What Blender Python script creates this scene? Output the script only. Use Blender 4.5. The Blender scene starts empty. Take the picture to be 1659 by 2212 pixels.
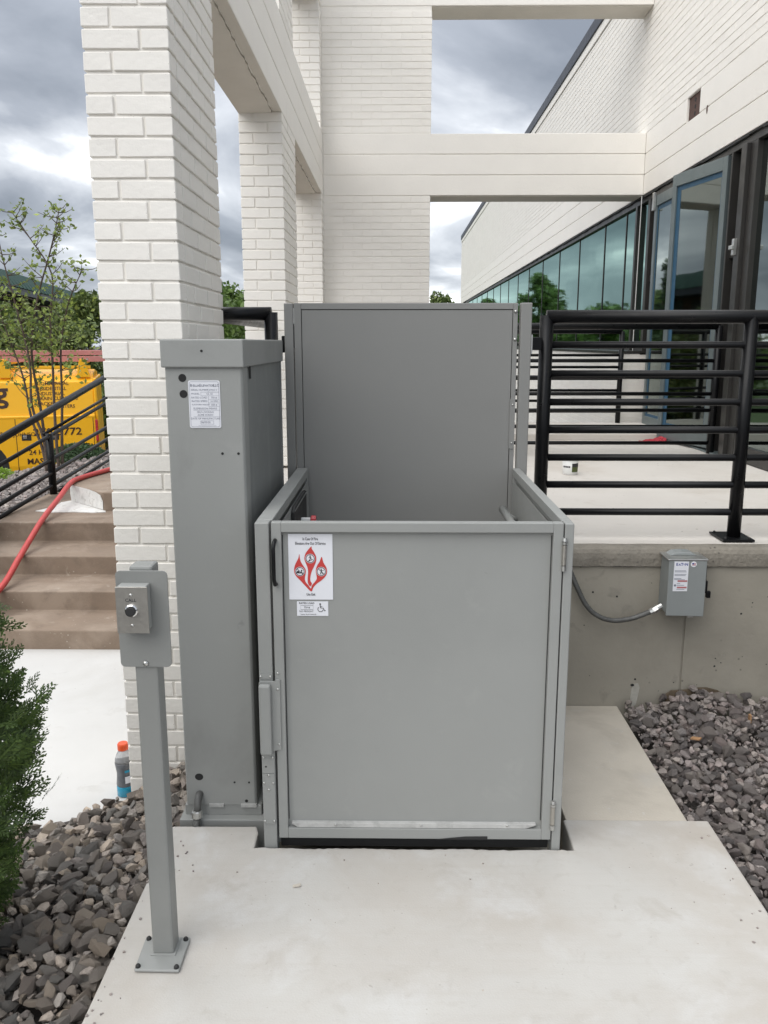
import bpy, bmesh, math, random
from mathutils import Vector, Matrix
import numpy as np
random.seed(7); np.random.seed(7)
R = math.radians
S = bpy.context.scene
COL = S.collection

# ------------------------------------------------------------------ camera
cam_d = bpy.data.cameras.new('camera'); cam = bpy.data.objects.new('camera', cam_d); COL.objects.link(cam)
PITCH, YAW = 11.4258, 0.7307
cam.location = (0, 0, 1.62)
cam.rotation_euler = (R(90 - PITCH), 0, R(YAW))
cam_d.sensor_fit = 'VERTICAL'; cam_d.sensor_height = 36.0
cam_d.lens = 36.0 * 1806.0 / 2212.0
cam_d.clip_start = 0.05; cam_d.clip_end = 2000
S.camera = cam

# ------------------------------------------------------------------ sky, sun, exposure
SUN_EL, SUN_AZ = 46.0, 221.0          # azimuth clockwise from +Y: behind the camera, to the left
world = bpy.data.worlds.new('World'); S.world = world; world.use_nodes = True
def build_world():
    nt = world.node_tree; n = nt.nodes; l = nt.links
    n.clear()
    out = n.new('ShaderNodeOutputWorld'); bg = n.new('ShaderNodeBackground'); bg.inputs['Strength'].default_value = 0.1
    sky = n.new('ShaderNodeTexSky'); sky.sky_type = 'NISHITA'; sky.sun_disc = False
    sky.sun_elevation = R(SUN_EL); sky.sun_rotation = R(SUN_AZ)
    tc = n.new('ShaderNodeTexCoord'); sep = n.new('ShaderNodeSeparateXYZ'); l.new(tc.outputs['Generated'], sep.inputs[0])
    def math_(op, a, b=None, clamp=False):
        m = n.new('ShaderNodeMath'); m.operation = op; m.use_clamp = clamp
        for i, v in enumerate((a, b)):
            if v is None: continue
            if hasattr(v, 'links') or hasattr(v, 'is_linked'): l.new(v, m.inputs[i])
            else: m.inputs[i].default_value = v
        return m.outputs[0]
    zc = math_('MAXIMUM', sep.outputs['Z'], 0.0)
    den = math_('ADD', zc, 0.16)
    px = math_('DIVIDE', sep.outputs['X'], den); py = math_('DIVIDE', sep.outputs['Y'], den)
    cmb = n.new('ShaderNodeCombineXYZ'); l.new(px, cmb.inputs[0]); l.new(py, cmb.inputs[1])
    mp = n.new('ShaderNodeMapping'); mp.inputs['Location'].default_value = (2.2, 4.1, 0.0); mp.inputs['Scale'].default_value = (0.62, 0.42, 1)
    l.new(cmb.outputs[0], mp.inputs[0])
    nz = n.new('ShaderNodeTexNoise'); nz.inputs['Scale'].default_value = 1.75; nz.inputs['Detail'].default_value = 8; nz.inputs['Roughness'].default_value = 0.5; nz.inputs['Distortion'].default_value = 0.5
    l.new(mp.outputs[0], nz.inputs['Vector'])
    rp = n.new('ShaderNodeValToRGB'); l.new(nz.outputs['Fac'], rp.inputs[0])
    e = rp.color_ramp.elements
    e[0].position = 0.34; e[0].color = (2.0, 2.22, 2.6, 1)
    e[1].position = 0.66; e[1].color = (12.5, 12.5, 12.5, 1)
    a = e.new(0.46); a.color = (3.2, 3.45, 3.9, 1)
    b = e.new(0.55); b.color = (5.6, 5.85, 6.25, 1)
    # an overcast sky brightens towards the zenith (CIE overcast)
    g = math_('MULTIPLY', zc, 1.55); g = math_('ADD', g, 0.62)
    hz = math_('MULTIPLY', zc, -9.0); hz = math_('EXPONENT', hz); hz = math_('MULTIPLY', hz, 0.75); g = math_('ADD', g, hz)
    mul = n.new('ShaderNodeVectorMath'); mul.operation = 'SCALE'; l.new(rp.outputs[0], mul.inputs[0]); l.new(g, mul.inputs['Scale'])
    mix = n.new('ShaderNodeMix'); mix.data_type = 'RGBA'; mix.inputs['Factor'].default_value = 0.93
    l.new(sky.outputs[0], mix.inputs['A']); l.new(mul.outputs[0], mix.inputs['B'])
    l.new(mix.outputs['Result'], bg.inputs['Color']); l.new(bg.outputs[0], out.inputs['Surface'])
build_world()
sun_d = bpy.data.lights.new('sun', 'SUN'); sun_d.energy = 1.5; sun_d.angle = R(60); sun_d.color = (1.0, 0.965, 0.91)
sun = bpy.data.objects.new('sun', sun_d); COL.objects.link(sun)
_az = R(SUN_AZ); _el = R(SUN_EL)
sdir = Vector((math.sin(_az) * math.cos(_el), math.cos(_az) * math.cos(_el), math.sin(_el)))
sun.rotation_euler = sdir.to_track_quat('Z', 'Y').to_euler(); sun.location = sdir * 30
vs = S.view_settings; S.display_settings.display_device = 'sRGB'
vs.view_transform = 'Standard'; vs.look = 'None'; vs.exposure = 0.53; vs.gamma = 1.0; vs.use_curve_mapping = False
S.cycles.max_bounces = 8; S.cycles.transparent_max_bounces = 12

# ------------------------------------------------------------------ materials
def mat(name, col, rough=0.6, metal=0.0, spec=0.5, var=0.0, vscale=6.0, bump=0.0, bscale=80.0, bdetail=4, island=0.0, hue=None, stain=None, trans=None, fleck=None, coord='Object', streak=None):
    m = bpy.data.materials.new(name); m.use_nodes = True
    nt = m.node_tree; n = nt.nodes; l = nt.links
    p = n['Principled BSDF']
    p.inputs['Roughness'].default_value = rough; p.inputs['Metallic'].default_value = metal; p.inputs['Specular IOR Level'].default_value = spec
    p.inputs['Base Color'].default_value = (*col, 1)
    tc = n.new('ShaderNodeTexCoord'); co = tc.outputs[coord]
    cur = None
    def rgb(c):
        x = n.new('ShaderNodeRGB'); x.outputs[0].default_value = (*c, 1); return x.outputs[0]
    def noise(scale, detail=4, rough_=0.55, vec=None, dist=0.0):
        x = n.new('ShaderNodeTexNoise'); x.inputs['Scale'].default_value = scale; x.inputs['Detail'].default_value = detail
        x.inputs['Roughness'].default_value = rough_; x.inputs['Distortion'].default_value = dist
        l.new(vec or co, x.inputs['Vector']); return x.outputs['Fac']
    def ramp(f, a, b, ca=0.0, cb=1.0):
        x = n.new('ShaderNodeMapRange'); x.inputs['From Min'].default_value = a; x.inputs['From Max'].default_value = b
        x.inputs['To Min'].default_value = ca; x.inputs['To Max'].default_value = cb; l.new(f, x.inputs['Value']); return x.outputs[0]
    def mixc(f, a, b):
        x = n.new('ShaderNodeMix'); x.data_type = 'RGBA'
        if isinstance(f, float): x.inputs['Factor'].default_value = f
        else: l.new(f, x.inputs['Factor'])
        l.new(a, x.inputs['A']); l.new(b, x.inputs['B']); return x.outputs['Result']
    cur = rgb(col)
    if hue is not None and island:
        pass
    if island:
        gi = n.new('ShaderNodeNewGeometry'); oi = n.new('ShaderNodeObjectInfo')
        ad = n.new('ShaderNodeMath'); ad.operation = 'ADD'; l.new(gi.outputs['Random Per Island'], ad.inputs[0]); l.new(oi.outputs['Random'], ad.inputs[1])
        fr = n.new('ShaderNodeMath'); fr.operation = 'FRACT'; l.new(ad.outputs[0], fr.inputs[0])
        r_ = fr.outputs[0]
        if hue:
            cr = n.new('ShaderNodeValToRGB'); cr.color_ramp.interpolation = 'LINEAR'
            els = cr.color_ramp.elements
            while len(els) < len(hue): els.new(0.5)
            for i, c in enumerate(hue):
                els[i].position = i / (len(hue) - 1); els[i].color = (*c, 1)
            l.new(r_, cr.inputs[0]); cur = cr.outputs[0]
        br = n.new('ShaderNodeBrightContrast')
        ml = n.new('ShaderNodeMath'); ml.operation = 'MULTIPLY'; ml.inputs[1].default_value = 7.31; l.new(r_, ml.inputs[0])
        f2 = n.new('ShaderNodeMath'); f2.operation = 'FRACT'; l.new(ml.outputs[0], f2.inputs[0])
        sc = ramp(f2.outputs[0], 0, 1, 1 - island, 1 + island)
        vm = n.new('ShaderNodeVectorMath'); vm.operation = 'SCALE'; l.new(cur, vm.inputs[0]); l.new(sc, vm.inputs['Scale']); cur = vm.outputs[0]
    if var:
        f = noise(vscale, 6, 0.6)
        sc = ramp(f, 0.3, 0.7, 1 - var, 1 + var)
        vm = n.new('ShaderNodeVectorMath'); vm.operation = 'SCALE'; l.new(cur, vm.inputs[0]); l.new(sc, vm.inputs['Scale']); cur = vm.outputs[0]
    for st_ in ([] if not stain else stain if isinstance(stain, list) else [stain]):           # (colour, scale, lo, hi, strength)
        c, s_, lo, hi, k = st_
        f = ramp(noise(s_, 8, 0.62, dist=0.4), lo, hi, 0.0, k); cur = mixc(f, cur, rgb(c))
    if streak:          # vertical or horizontal streaks: (colour, scale vector, lo, hi, strength)
        c, sv, lo, hi, k = streak
        mp = n.new('ShaderNodeMapping'); mp.inputs['Scale'].default_value = sv; l.new(co, mp.inputs[0])
        f = ramp(noise(1.0, 6, 0.6, vec=mp.outputs[0]), lo, hi, 0.0, k); cur = mixc(f, cur, rgb(c))
    if fleck:           # (colour, scale, threshold, strength)
        c, s_, th, k = fleck
        v = n.new('ShaderNodeTexVoronoi'); v.inputs['Scale'].default_value = s_; l.new(co, v.inputs['Vector'])
        nn = noise(s_ * 0.13, 2)
        f = ramp(v.outputs['Distance'], th, th * 0.55, 0.0, 1.0); g = ramp(nn, 0.5, 0.6)
        mm = n.new('ShaderNodeMath'); mm.operation = 'MULTIPLY'; l.new(f, mm.inputs[0]); l.new(g, mm.inputs[1])
        m2 = n.new('ShaderNodeMath'); m2.operation = 'MULTIPLY'; m2.inputs[1].default_value = k; m2.use_clamp = True; l.new(mm.outputs[0], m2.inputs[0])
        cur = mixc(m2.outputs[0], cur, rgb(c))
    l.new(cur, p.inputs['Base Color'])
    if bump:
        b = n.new('ShaderNodeBump'); b.inputs['Strength'].default_value = bump; b.inputs['Distance'].default_value = 0.01
        l.new(noise(bscale, bdetail, 0.6), b.inputs['Height']); l.new(b.outputs[0], p.inputs['Normal'])
    if rough > 0.15:
        f = ramp(noise(vscale * 2.3, 4), 0.3, 0.7, max(0.03, rough - 0.07), min(1, rough + 0.07)); l.new(f, p.inputs['Roughness'])
    if trans:
        t = n.new('ShaderNodeBsdfTranslucent'); l.new(cur, t.inputs[0]); mx = n.new('ShaderNodeMixShader'); mx.inputs[0].default_value = trans
        l.new(p.outputs[0], mx.inputs[1]); l.new(t.outputs[0], mx.inputs[2]); l.new(mx.outputs[0], n['Material Output'].inputs[0])
    return m

def glass_mat(name, tint, refl, f0=0.10, power=4.0):
    m = bpy.data.materials.new(name); m.use_nodes = True
    nt = m.node_tree; n = nt.nodes; l = nt.links; n.clear()
    out = n.new('ShaderNodeOutputMaterial'); tr = n.new('ShaderNodeBsdfTransparent'); tr.inputs[0].default_value = (*tint, 1)
    gl = n.new('ShaderNodeBsdfGlossy'); gl.inputs['Color'].default_value = (*refl, 1); gl.inputs['Roughness'].default_value = 0.03
    lw = n.new('ShaderNodeLayerWeight'); lw.inputs['Blend'].default_value = 0.5
    pw = n.new('ShaderNodeMath'); pw.operation = 'POWER'; pw.inputs[1].default_value = power; l.new(lw.outputs['Facing'], pw.inputs[0])
    mr = n.new('ShaderNodeMapRange'); mr.inputs['To Min'].default_value = f0; mr.inputs['To Max'].default_value = 1.0; l.new(pw.outputs[0], mr.inputs[0])
    tc = n.new('ShaderNodeTexCoord'); nz = n.new('ShaderNodeTexNoise'); nz.inputs['Scale'].default_value = 1.3; l.new(tc.outputs['Object'], nz.inputs['Vector'])
    bp = n.new('ShaderNodeBump'); bp.inputs['Strength'].default_value = 0.06; bp.inputs['Distance'].default_value = 0.02; l.new(nz.outputs['Fac'], bp.inputs['Height']); l.new(bp.outputs[0], gl.inputs['Normal'])
    mx = n.new('ShaderNodeMixShader'); l.new(mr.outputs[0], mx.inputs[0]); l.new(tr.outputs[0], mx.inputs[1]); l.new(gl.outputs[0], mx.inputs[2]); l.new(mx.outputs[0], out.inputs[0])
    return m

M = {}
M['pad'] = mat('new_concrete', (0.485, 0.47, 0.44), 0.85, var=0.06, vscale=1.1, bump=0.12, bscale=170, stain=[((0.41, 0.365, 0.315), 1.3, 0.44, 0.68, 0.7), ((0.56, 0.56, 0.55), 2.6, 0.52, 0.68, 0.7), ((0.36, 0.32, 0.275), 5.0, 0.57, 0.72, 0.5), ((0.40, 0.375, 0.34), 17.0, 0.56, 0.70, 0.4), ((0.28, 0.25, 0.22), 42.0, 0.67, 0.73, 0.5)], fleck=((0.27, 0.24, 0.2), 34, 0.09, 0.6), streak=((0.40, 0.37, 0.325), (2.2, 55, 3), 0.5, 0.72, 0.16))
M['pad_old'] = mat('older_concrete', (0.52, 0.475, 0.405), 0.88, var=0.07, vscale=3, bump=0.2, bscale=150, stain=[((0.29, 0.255, 0.21), 2.4, 0.5, 0.7, 0.55), ((0.47, 0.45, 0.42), 5.0, 0.56, 0.7, 0.5)], fleck=((0.55, 0.53, 0.5), 26, 0.16, 0.7))
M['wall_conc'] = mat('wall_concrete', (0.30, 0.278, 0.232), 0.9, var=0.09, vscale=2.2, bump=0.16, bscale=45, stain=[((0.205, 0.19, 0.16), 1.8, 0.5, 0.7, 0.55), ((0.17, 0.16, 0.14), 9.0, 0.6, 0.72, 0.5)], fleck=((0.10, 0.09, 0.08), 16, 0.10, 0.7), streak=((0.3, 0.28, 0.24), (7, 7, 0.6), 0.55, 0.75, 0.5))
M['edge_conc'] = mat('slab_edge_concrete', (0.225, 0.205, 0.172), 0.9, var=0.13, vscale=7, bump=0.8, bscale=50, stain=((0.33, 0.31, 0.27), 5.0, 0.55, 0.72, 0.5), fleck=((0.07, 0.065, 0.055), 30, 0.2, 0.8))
M['terrace'] = mat('terrace_concrete', (0.60, 0.565, 0.52), 0.85, var=0.05, vscale=1.2, bump=0.2, bscale=140, stain=[((0.47, 0.42, 0.36), 1.2, 0.5, 0.7, 0.55), ((0.40, 0.35, 0.29), 5.0, 0.6, 0.72, 0.4)], fleck=((0.12, 0.1, 0.09), 12, 0.08, 0.8))
M['patio'] = mat('patio_concrete', (0.585, 0.578, 0.56), 0.85, var=0.05, vscale=1.5, bump=0.15, bscale=150, stain=[((0.50, 0.485, 0.455), 1.6, 0.48, 0.68, 0.6), ((0.42, 0.40, 0.37), 6.0, 0.62, 0.74, 0.35)], fleck=((0.2, 0.18, 0.16), 18, 0.07, 0.8))
M['steps'] = mat('brown_step_concrete', (0.232, 0.175, 0.13), 0.85, var=0.15, vscale=3.0, bump=0.3, bscale=120, stain=[((0.345, 0.275, 0.215), 2.5, 0.48, 0.66, 0.75), ((0.14, 0.105, 0.08), 5.0, 0.56, 0.72, 0.55), ((0.42, 0.37, 0.31), 11.0, 0.62, 0.72, 0.5)], fleck=((0.5, 0.46, 0.4), 24, 0.12, 0.7))
M['overspray'] = mat('white_overspray', (0.66, 0.655, 0.63), 0.9, var=0.12, vscale=18, bump=0.3, bscale=90, stain=((0.4, 0.38, 0.34), 22, 0.56, 0.66, 0.7))
M['brick'] = mat('white_painted_brick', (0.845, 0.815, 0.76), 0.6, var=0.015, vscale=9, bump=0.22, bscale=38, bdetail=7, fleck=((0.36, 0.33, 0.28), 70, 0.15, 0.9), island=0.018, stain=((0.70, 0.665, 0.60), 4.0, 0.52, 0.75, 0.4))
M['mortar'] = mat('white_painted_mortar', (0.80, 0.77, 0.71), 0.7, var=0.05, vscale=20, bump=0.6, bscale=70)
M['band'] = mat('white_painted_band', (0.845, 0.815, 0.76), 0.62, var=0.02, vscale=3, bump=0.25, bscale=50)
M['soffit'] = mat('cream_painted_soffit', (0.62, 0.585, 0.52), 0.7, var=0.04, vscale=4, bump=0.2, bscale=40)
M['lift'] = mat('grey_lift_paint', (0.285, 0.291, 0.28), 0.46, var=0.025, vscale=2.5, bump=0.06, bscale=260, stain=[((0.25, 0.257, 0.247), 1.6, 0.48, 0.72, 0.6), ((0.36, 0.36, 0.345), 7.0, 0.6, 0.74, 0.35), ((0.19, 0.192, 0.182), 16.0, 0.68, 0.76, 0.35)])
M['gatedark'] = mat('darker_gate_grey', (0.245, 0.245, 0.235), 0.46, var=0.02, vscale=2.5, bump=0.08, bscale=260)  # landing gate grey, set darker than the grey of the lift
M['dusty'] = mat('dusty_grey_paint', (0.46, 0.46, 0.445), 0.7, var=0.12, vscale=14, stain=((0.3, 0.3, 0.29), 20, 0.5, 0.65, 0.7))
M['postgrey'] = mat('grey_post_paint', (0.225, 0.23, 0.22), 0.46, var=0.02, vscale=3, bump=0.06, bscale=260, stain=((0.19, 0.195, 0.187), 3.0, 0.5, 0.72, 0.6))
M['tower'] = mat('grey_tower_paint', (0.285, 0.291, 0.28), 0.46, var=0.03, vscale=2.0, bump=0.06, bscale=260, stain=[((0.205, 0.208, 0.198), 2.6, 0.52, 0.74, 0.6), ((0.12, 0.122, 0.118), 7.5, 0.66, 0.76, 0.45), ((0.34, 0.34, 0.33), 9.0, 0.62, 0.74, 0.3)])
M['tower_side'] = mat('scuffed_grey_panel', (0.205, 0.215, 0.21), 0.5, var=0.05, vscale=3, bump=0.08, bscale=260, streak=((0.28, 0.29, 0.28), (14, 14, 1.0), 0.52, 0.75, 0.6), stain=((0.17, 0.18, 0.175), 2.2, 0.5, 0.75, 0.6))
M['zinc'] = mat('zinc_metal', (0.55, 0.55, 0.53), 0.35, metal=0.9, var=0.1, vscale=30)
M['galv'] = mat('dull_conduit', (0.11, 0.11, 0.105), 0.5, metal=0.3, var=0.2, vscale=40, bump=0.3, bscale=90)
M['steel'] = mat('brushed_steel', (0.46, 0.44, 0.40), 0.38, metal=0.85, var=0.06, vscale=60)
M['box'] = mat('grey_switch_enamel', (0.235, 0.252, 0.25), 0.45, var=0.04, vscale=6)
M['black'] = mat('black_gloss_paint', (0.006, 0.0062, 0.007), 0.33, spec=0.24, var=0.1, vscale=8)
M['dark'] = mat('dark_void', (0.012, 0.012, 0.012), 0.8)
M['rubber'] = mat('black_rubber', (0.02, 0.02, 0.02), 0.7)
M['hole'] = mat('hole_shadow_liner', (0.02, 0.02, 0.02), 0.9)
M['white'] = mat('white_sticker', (0.72, 0.73, 0.77), 0.5)
M['ink'] = mat('black_ink', (0.025, 0.025, 0.03), 0.6)
M['greyink'] = mat('grey_ink', (0.19, 0.2, 0.25), 0.6)
M['red'] = mat('red_print', (0.52, 0.045, 0.04), 0.5)
M['pink'] = mat('pale_red_print', (0.42, 0.14, 0.14), 0.5)
M['blue'] = mat('blue_print', (0.03, 0.05, 0.25), 0.5)
M['redknob'] = mat('red_plastic', (0.5, 0.03, 0.04), 0.35)
M['hose'] = mat('red_hose_rubber', (0.52, 0.065, 0.06), 0.5, var=0.1, vscale=12)
M['frame'] = mat('dark_window_frame', (0.045, 0.043, 0.04), 0.4, metal=0.4, var=0.1, vscale=5)
M['doorframe'] = mat('clear_anodised_frame', (0.175, 0.21, 0.215), 0.38, metal=0.5, var=0.05, vscale=5)
M['tape'] = mat('blue_masking_tape', (0.025, 0.085, 0.15), 0.5)
M['cap'] = mat('dark_roof_flashing', (0.03, 0.035, 0.05), 0.45, metal=0.3)
M['cored'] = mat('cored_brick', (0.09, 0.052, 0.042), 0.9, var=0.15, vscale=30, bump=0.5)
M['interior'] = mat('dim_interior_paint', (0.2, 0.205, 0.2), 0.8)
M['glass'] = glass_mat('green_window_glass', (0.05, 0.10, 0.085), (0.56, 0.78, 0.71), 0.28, 2.6)
M['doorglass'] = glass_mat('clear_door_glass', (0.16, 0.20, 0.18), (0.72, 0.80, 0.77), 0.20, 2.8)
stone_h = [(0.2947, 0.2423, 0.2068), (0.2375, 0.2139, 0.1893), (0.3515, 0.2933, 0.2418), (0.1996, 0.1893, 0.1751), (0.3041, 0.265, 0.2278), (0.4086, 0.3312, 0.254), (0.2471, 0.2119, 0.1893), (0.2755, 0.2555, 0.2278)]
M['stone'] = mat('crushed_stone', (0.2661, 0.2365, 0.2102), 0.85, island=0.22, hue=stone_h, var=0.14, vscale=40, bump=1.0, bscale=45)
M['stone_grey'] = mat('grey_crushed_stone', (0.2486, 0.224, 0.209), 0.85, island=0.24, hue=[(0.226, 0.1994, 0.1865), (0.2881, 0.252, 0.2316), (0.1977, 0.1792, 0.1718), (0.2655, 0.224, 0.2124), (0.339, 0.2968, 0.2655), (0.2147, 0.1882, 0.1808), (0.2938, 0.2352, 0.2147)], var=0.14, vscale=40, bump=1.0, bscale=45)
M['bed'] = mat('gravel_bed_soil', (0.075, 0.066, 0.06), 0.95, var=0.3, vscale=30, bump=1.0, bscale=60)
M['ground'] = mat('asphalt_lot', (0.055, 0.056, 0.058), 0.9, var=0.15, vscale=0.4, bump=0.3, bscale=30)
M['lawn'] = mat('lawn', (0.05, 0.085, 0.025), 0.9, var=0.25, vscale=0.6)
M['arbor'] = mat('cedar_foliage', (0.091, 0.1418, 0.0432), 0.55, island=0.35, hue=[(0.0607, 0.104, 0.0346), (0.1013, 0.1607, 0.0432), (0.081, 0.1323, 0.0432), (0.152, 0.2268, 0.0504)], trans=0.25)
M['bark'] = mat('brown_bark', (0.10, 0.075, 0.06), 0.9, var=0.25, vscale=20, bump=0.6, bscale=50)
M['leaf_sap'] = mat('young_tree_leaf', (0.24, 0.3123, 0.069), 0.5, island=0.3, hue=[(0.2, 0.2733, 0.0604), (0.32, 0.3904, 0.0862), (0.26, 0.3318, 0.1035), (0.18, 0.2538, 0.069)], trans=0.35)
M['leaf_a'] = mat('shrub_leaf', (0.112, 0.16, 0.045), 0.55, island=0.35, hue=[(0.072, 0.112, 0.033), (0.136, 0.184, 0.0525), (0.104, 0.152, 0.045), (0.176, 0.216, 0.0675)], trans=0.3)
M['leaf_b'] = mat('tree_leaf', (0.112, 0.1836, 0.045), 0.55, island=0.35, hue=[(0.0784, 0.1296, 0.036), (0.1344, 0.216, 0.0504), (0.112, 0.1836, 0.045), (0.1792, 0.2592, 0.063)], trans=0.3)
M['leaf_c'] = mat('juniper_needle', (0.056, 0.112, 0.045), 0.6, island=0.3, hue=[(0.048, 0.088, 0.0375), (0.072, 0.136, 0.0525)], trans=0.2)
M['leaf_d'] = mat('bright_leaf', (0.256, 0.4, 0.06), 0.5, island=0.25, hue=[(0.192, 0.32, 0.045), (0.32, 0.48, 0.075)], trans=0.35)
M['yellow'] = mat('yellow_van_paint', (0.95, 0.49, 0.014), 0.32, var=0.03, vscale=1.0)
M['chrome'] = mat('chrome_handle', (0.7, 0.7, 0.7), 0.15, metal=1.0)
M['ladder'] = mat('red_fibreglass', (0.52, 0.21, 0.19), 0.5, var=0.1, vscale=6)
M['tyre'] = mat('tyre_rubber', (0.02, 0.02, 0.02), 0.8)
M['vanglass'] = mat('dark_van_glass', (0.02, 0.025, 0.03), 0.08)
M['vantext'] = mat('dark_brown_lettering', (0.05, 0.02, 0.012), 0.5)
M['vansmall'] = mat('faded_brown_lettering', (0.09, 0.035, 0.012), 0.5)
M['roofgreen'] = mat('green_metal_roof', (0.012, 0.055, 0.038), 0.7, var=0.1)
M['redbrick'] = mat('brown_brick_wall', (0.075, 0.04, 0.028), 0.85, var=0.2, vscale=3)
M['orange'] = mat('orange_plastic', (0.72, 0.09, 0.02), 0.4)
M['clearplastic'] = mat('cloudy_plastic', (0.66, 0.67, 0.68), 0.12, var=0.1, vscale=30)
M['label'] = mat('dark_bottle_wrap', (0.11, 0.118, 0.13), 0.35, var=0.25, vscale=40)
M['bluedrink'] = mat('blue_drink', (0.02, 0.27, 0.42), 0.12)
M['olive'] = mat('olive_print', (0.07, 0.09, 0.02), 0.5)
M['tub'] = mat('white_plastic', (0.74, 0.74, 0.72), 0.4)
M['cloth'] = mat('red_cloth', (0.42, 0.03, 0.045), 0.8, var=0.1, vscale=20)
M['foam'] = mat('tan_rag', (0.12, 0.09, 0.06), 0.9, var=0.2, vscale=20)
# clear bottle plastic lets some light through
_p = M['clearplastic'].node_tree.nodes['Principled BSDF']; _p.inputs['Transmission Weight'].default_value = 0.6; _p.inputs['IOR'].default_value = 1.2

# ------------------------------------------------------------------ mesh helpers
class MB:
    def __init__(s): s.v = []; s.f = []; s.m = []
    def box(s, x0, x1, y0, y1, z0, z1, mi=0):
        b = len(s.v)
        s.v += [(x0, y0, z0), (x1, y0, z0), (x1, y1, z0), (x0, y1, z0), (x0, y0, z1), (x1, y0, z1), (x1, y1, z1), (x0, y1, z1)]
        for f in ((0, 3, 2, 1), (4, 5, 6, 7), (0, 1, 5, 4), (1, 2, 6, 5), (2, 3, 7, 6), (3, 0, 4, 7)):
            s.f.append(tuple(b + i for i in f)); s.m.append(mi)
        return s
    def prism(s, poly, z0, z1, mi=0, axis='z'):
        b = len(s.v); n = len(poly)
        def P(p, h): return {'z': (p[0], p[1], h), 'y': (p[0], h, p[1]), 'x': (h, p[0], p[1])}[axis]
        s.v += [P(p, z0) for p in poly] + [P(p, z1) for p in poly]
        s.f.append(tuple(b + i for i in reversed(range(n)))); s.f.append(tuple(b + n + i for i in range(n))); s.m += [mi, mi]
        for i in range(n):
            j = (i + 1) % n
            s.f.append((b + i, b + j, b + n + j, b + n + i)); s.m.append(mi)
        return s
    def tube(s, pts, r, n=10, mi=0, caps=True):
        pts = [Vector(p) for p in pts]; rs = r if isinstance(r, (list, tuple)) else [r] * len(pts)
        b = len(s.v); ref = None
        for i, p in enumerate(pts):
            t = (pts[min(i + 1, len(pts) - 1)] - pts[max(i - 1, 0)]).normalized()
            if ref is None:
                ref = Vector((0, 0, 1)) if abs(t.z) < 0.9 else Vector((1, 0, 0))
            u = t.cross(ref).normalized(); w = u.cross(t).normalized(); ref = w
            for k in range(n):
                a = 2 * math.pi * k / n
                s.v.append(tuple(p + (u * math.cos(a) + w * math.sin(a)) * rs[i]))
        for i in range(len(pts) - 1):
            for k in range(n):
                k2 = (k + 1) % n
                s.f.append((b + i * n + k, b + i * n + k2, b + (i + 1) * n + k2, b + (i + 1) * n + k)); s.m.append(mi)
        if caps:
            s.f.append(tuple(b + k for k in reversed(range(n)))); s.f.append(tuple(b + (len(pts) - 1) * n + k for k in range(n))); s.m += [mi, mi]
        return s
    def lathe(s, prof, cx, cy, z0, n=20, mi=0):
        b = len(s.v)
        for r, z in prof:
            for k in range(n):
                a = 2 * math.pi * k / n; s.v.append((cx + r * math.cos(a), cy + r * math.sin(a), z0 + z))
        for i in range(len(prof) - 1):
            for k in range(n):
                k2 = (k + 1) % n
                s.f.append((b + i * n + k, b + i * n + k2, b + (i + 1) * n + k2, b + (i + 1) * n + k)); s.m.append(mi)
        s.f.append(tuple(b + k for k in reversed(range(n)))); s.f.append(tuple(b + (len(prof) - 1) * n + k for k in range(n))); s.m += [mi, mi]
        return s
    def quad(s, a, b_, c, d, mi=0):
        b = len(s.v); s.v += [tuple(a), tuple(b_), tuple(c), tuple(d)]; s.f.append((b, b + 1, b + 2, b + 3)); s.m.append(mi); return s
    def poly(s, pts, mi=0):
        b = len(s.v); s.v += [tuple(p) for p in pts]; s.f.append(tuple(range(b, b + len(pts)))); s.m.append(mi); return s
    def mesh(s, name):
        me = bpy.data.meshes.new(name); me.from_pydata(s.v, [], s.f); me.update(); return me

WL = {}
def props(o, label=None, cat=None, group=None, kind=None):
    if label: o['label'] = label
    if cat: o['category'] = cat
    if group: o['group'] = group
    if kind: o['kind'] = kind
    return o
def put(name, me, m, parent=None, loc=(0, 0, 0), rot=None, bevel=0, smooth=False, local=False):
    """link mesh (built in world coordinates around loc) as one object"""
    if isinstance(me, MB): me = me.mesh(name)
    if m is not None and not me.materials:
        for x in (m if isinstance(m, (list, tuple)) else [m]): me.materials.append(M[x])
    o = bpy.data.objects.new(name, me); COL.objects.link(o)
    loc = Vector(loc); WL[o] = loc
    if parent is not None:
        o.parent = parent
        o.location = loc if local else loc - WL[parent]
        if local: WL[o] = loc
    else: o.location = loc
    if rot: o.rotation_euler = rot
    if bevel:
        b = o.modifiers.new('bevel', 'BEVEL'); b.width = bevel; b.segments = 2; b.limit_method = 'ANGLE'; b.angle_limit = R(40)
    if smooth:
        for p in me.polygons: p.use_smooth = True
    return o
def putm(name, mb, mats, parent=None, **k):
    me = mb.mesh(name)
    for x in mats: me.materials.append(M[x])
    for p, i in zip(me.polygons, mb.m): p.material_index = i
    return put(name, me, None, parent, **k)
def thing(name, loc, label, cat, group=None, rotz=0.0):
    o = bpy.data.objects.new(name, None); COL.objects.link(o); o.location = loc; o.rotation_euler = (0, 0, rotz)
    WL[o] = Vector(loc); return props(o, label, cat, group)
def recenter(me):
    """move mesh so that its origin is its bounding box base centre; returns that point"""
    co = np.array([v.co[:] for v in me.vertices]); c = (co.min(0) + co.max(0)) / 2; c[2] = co.min(0)[2]
    me.transform(Matrix.Translation(-Vector(c))); return Vector(c)
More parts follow.
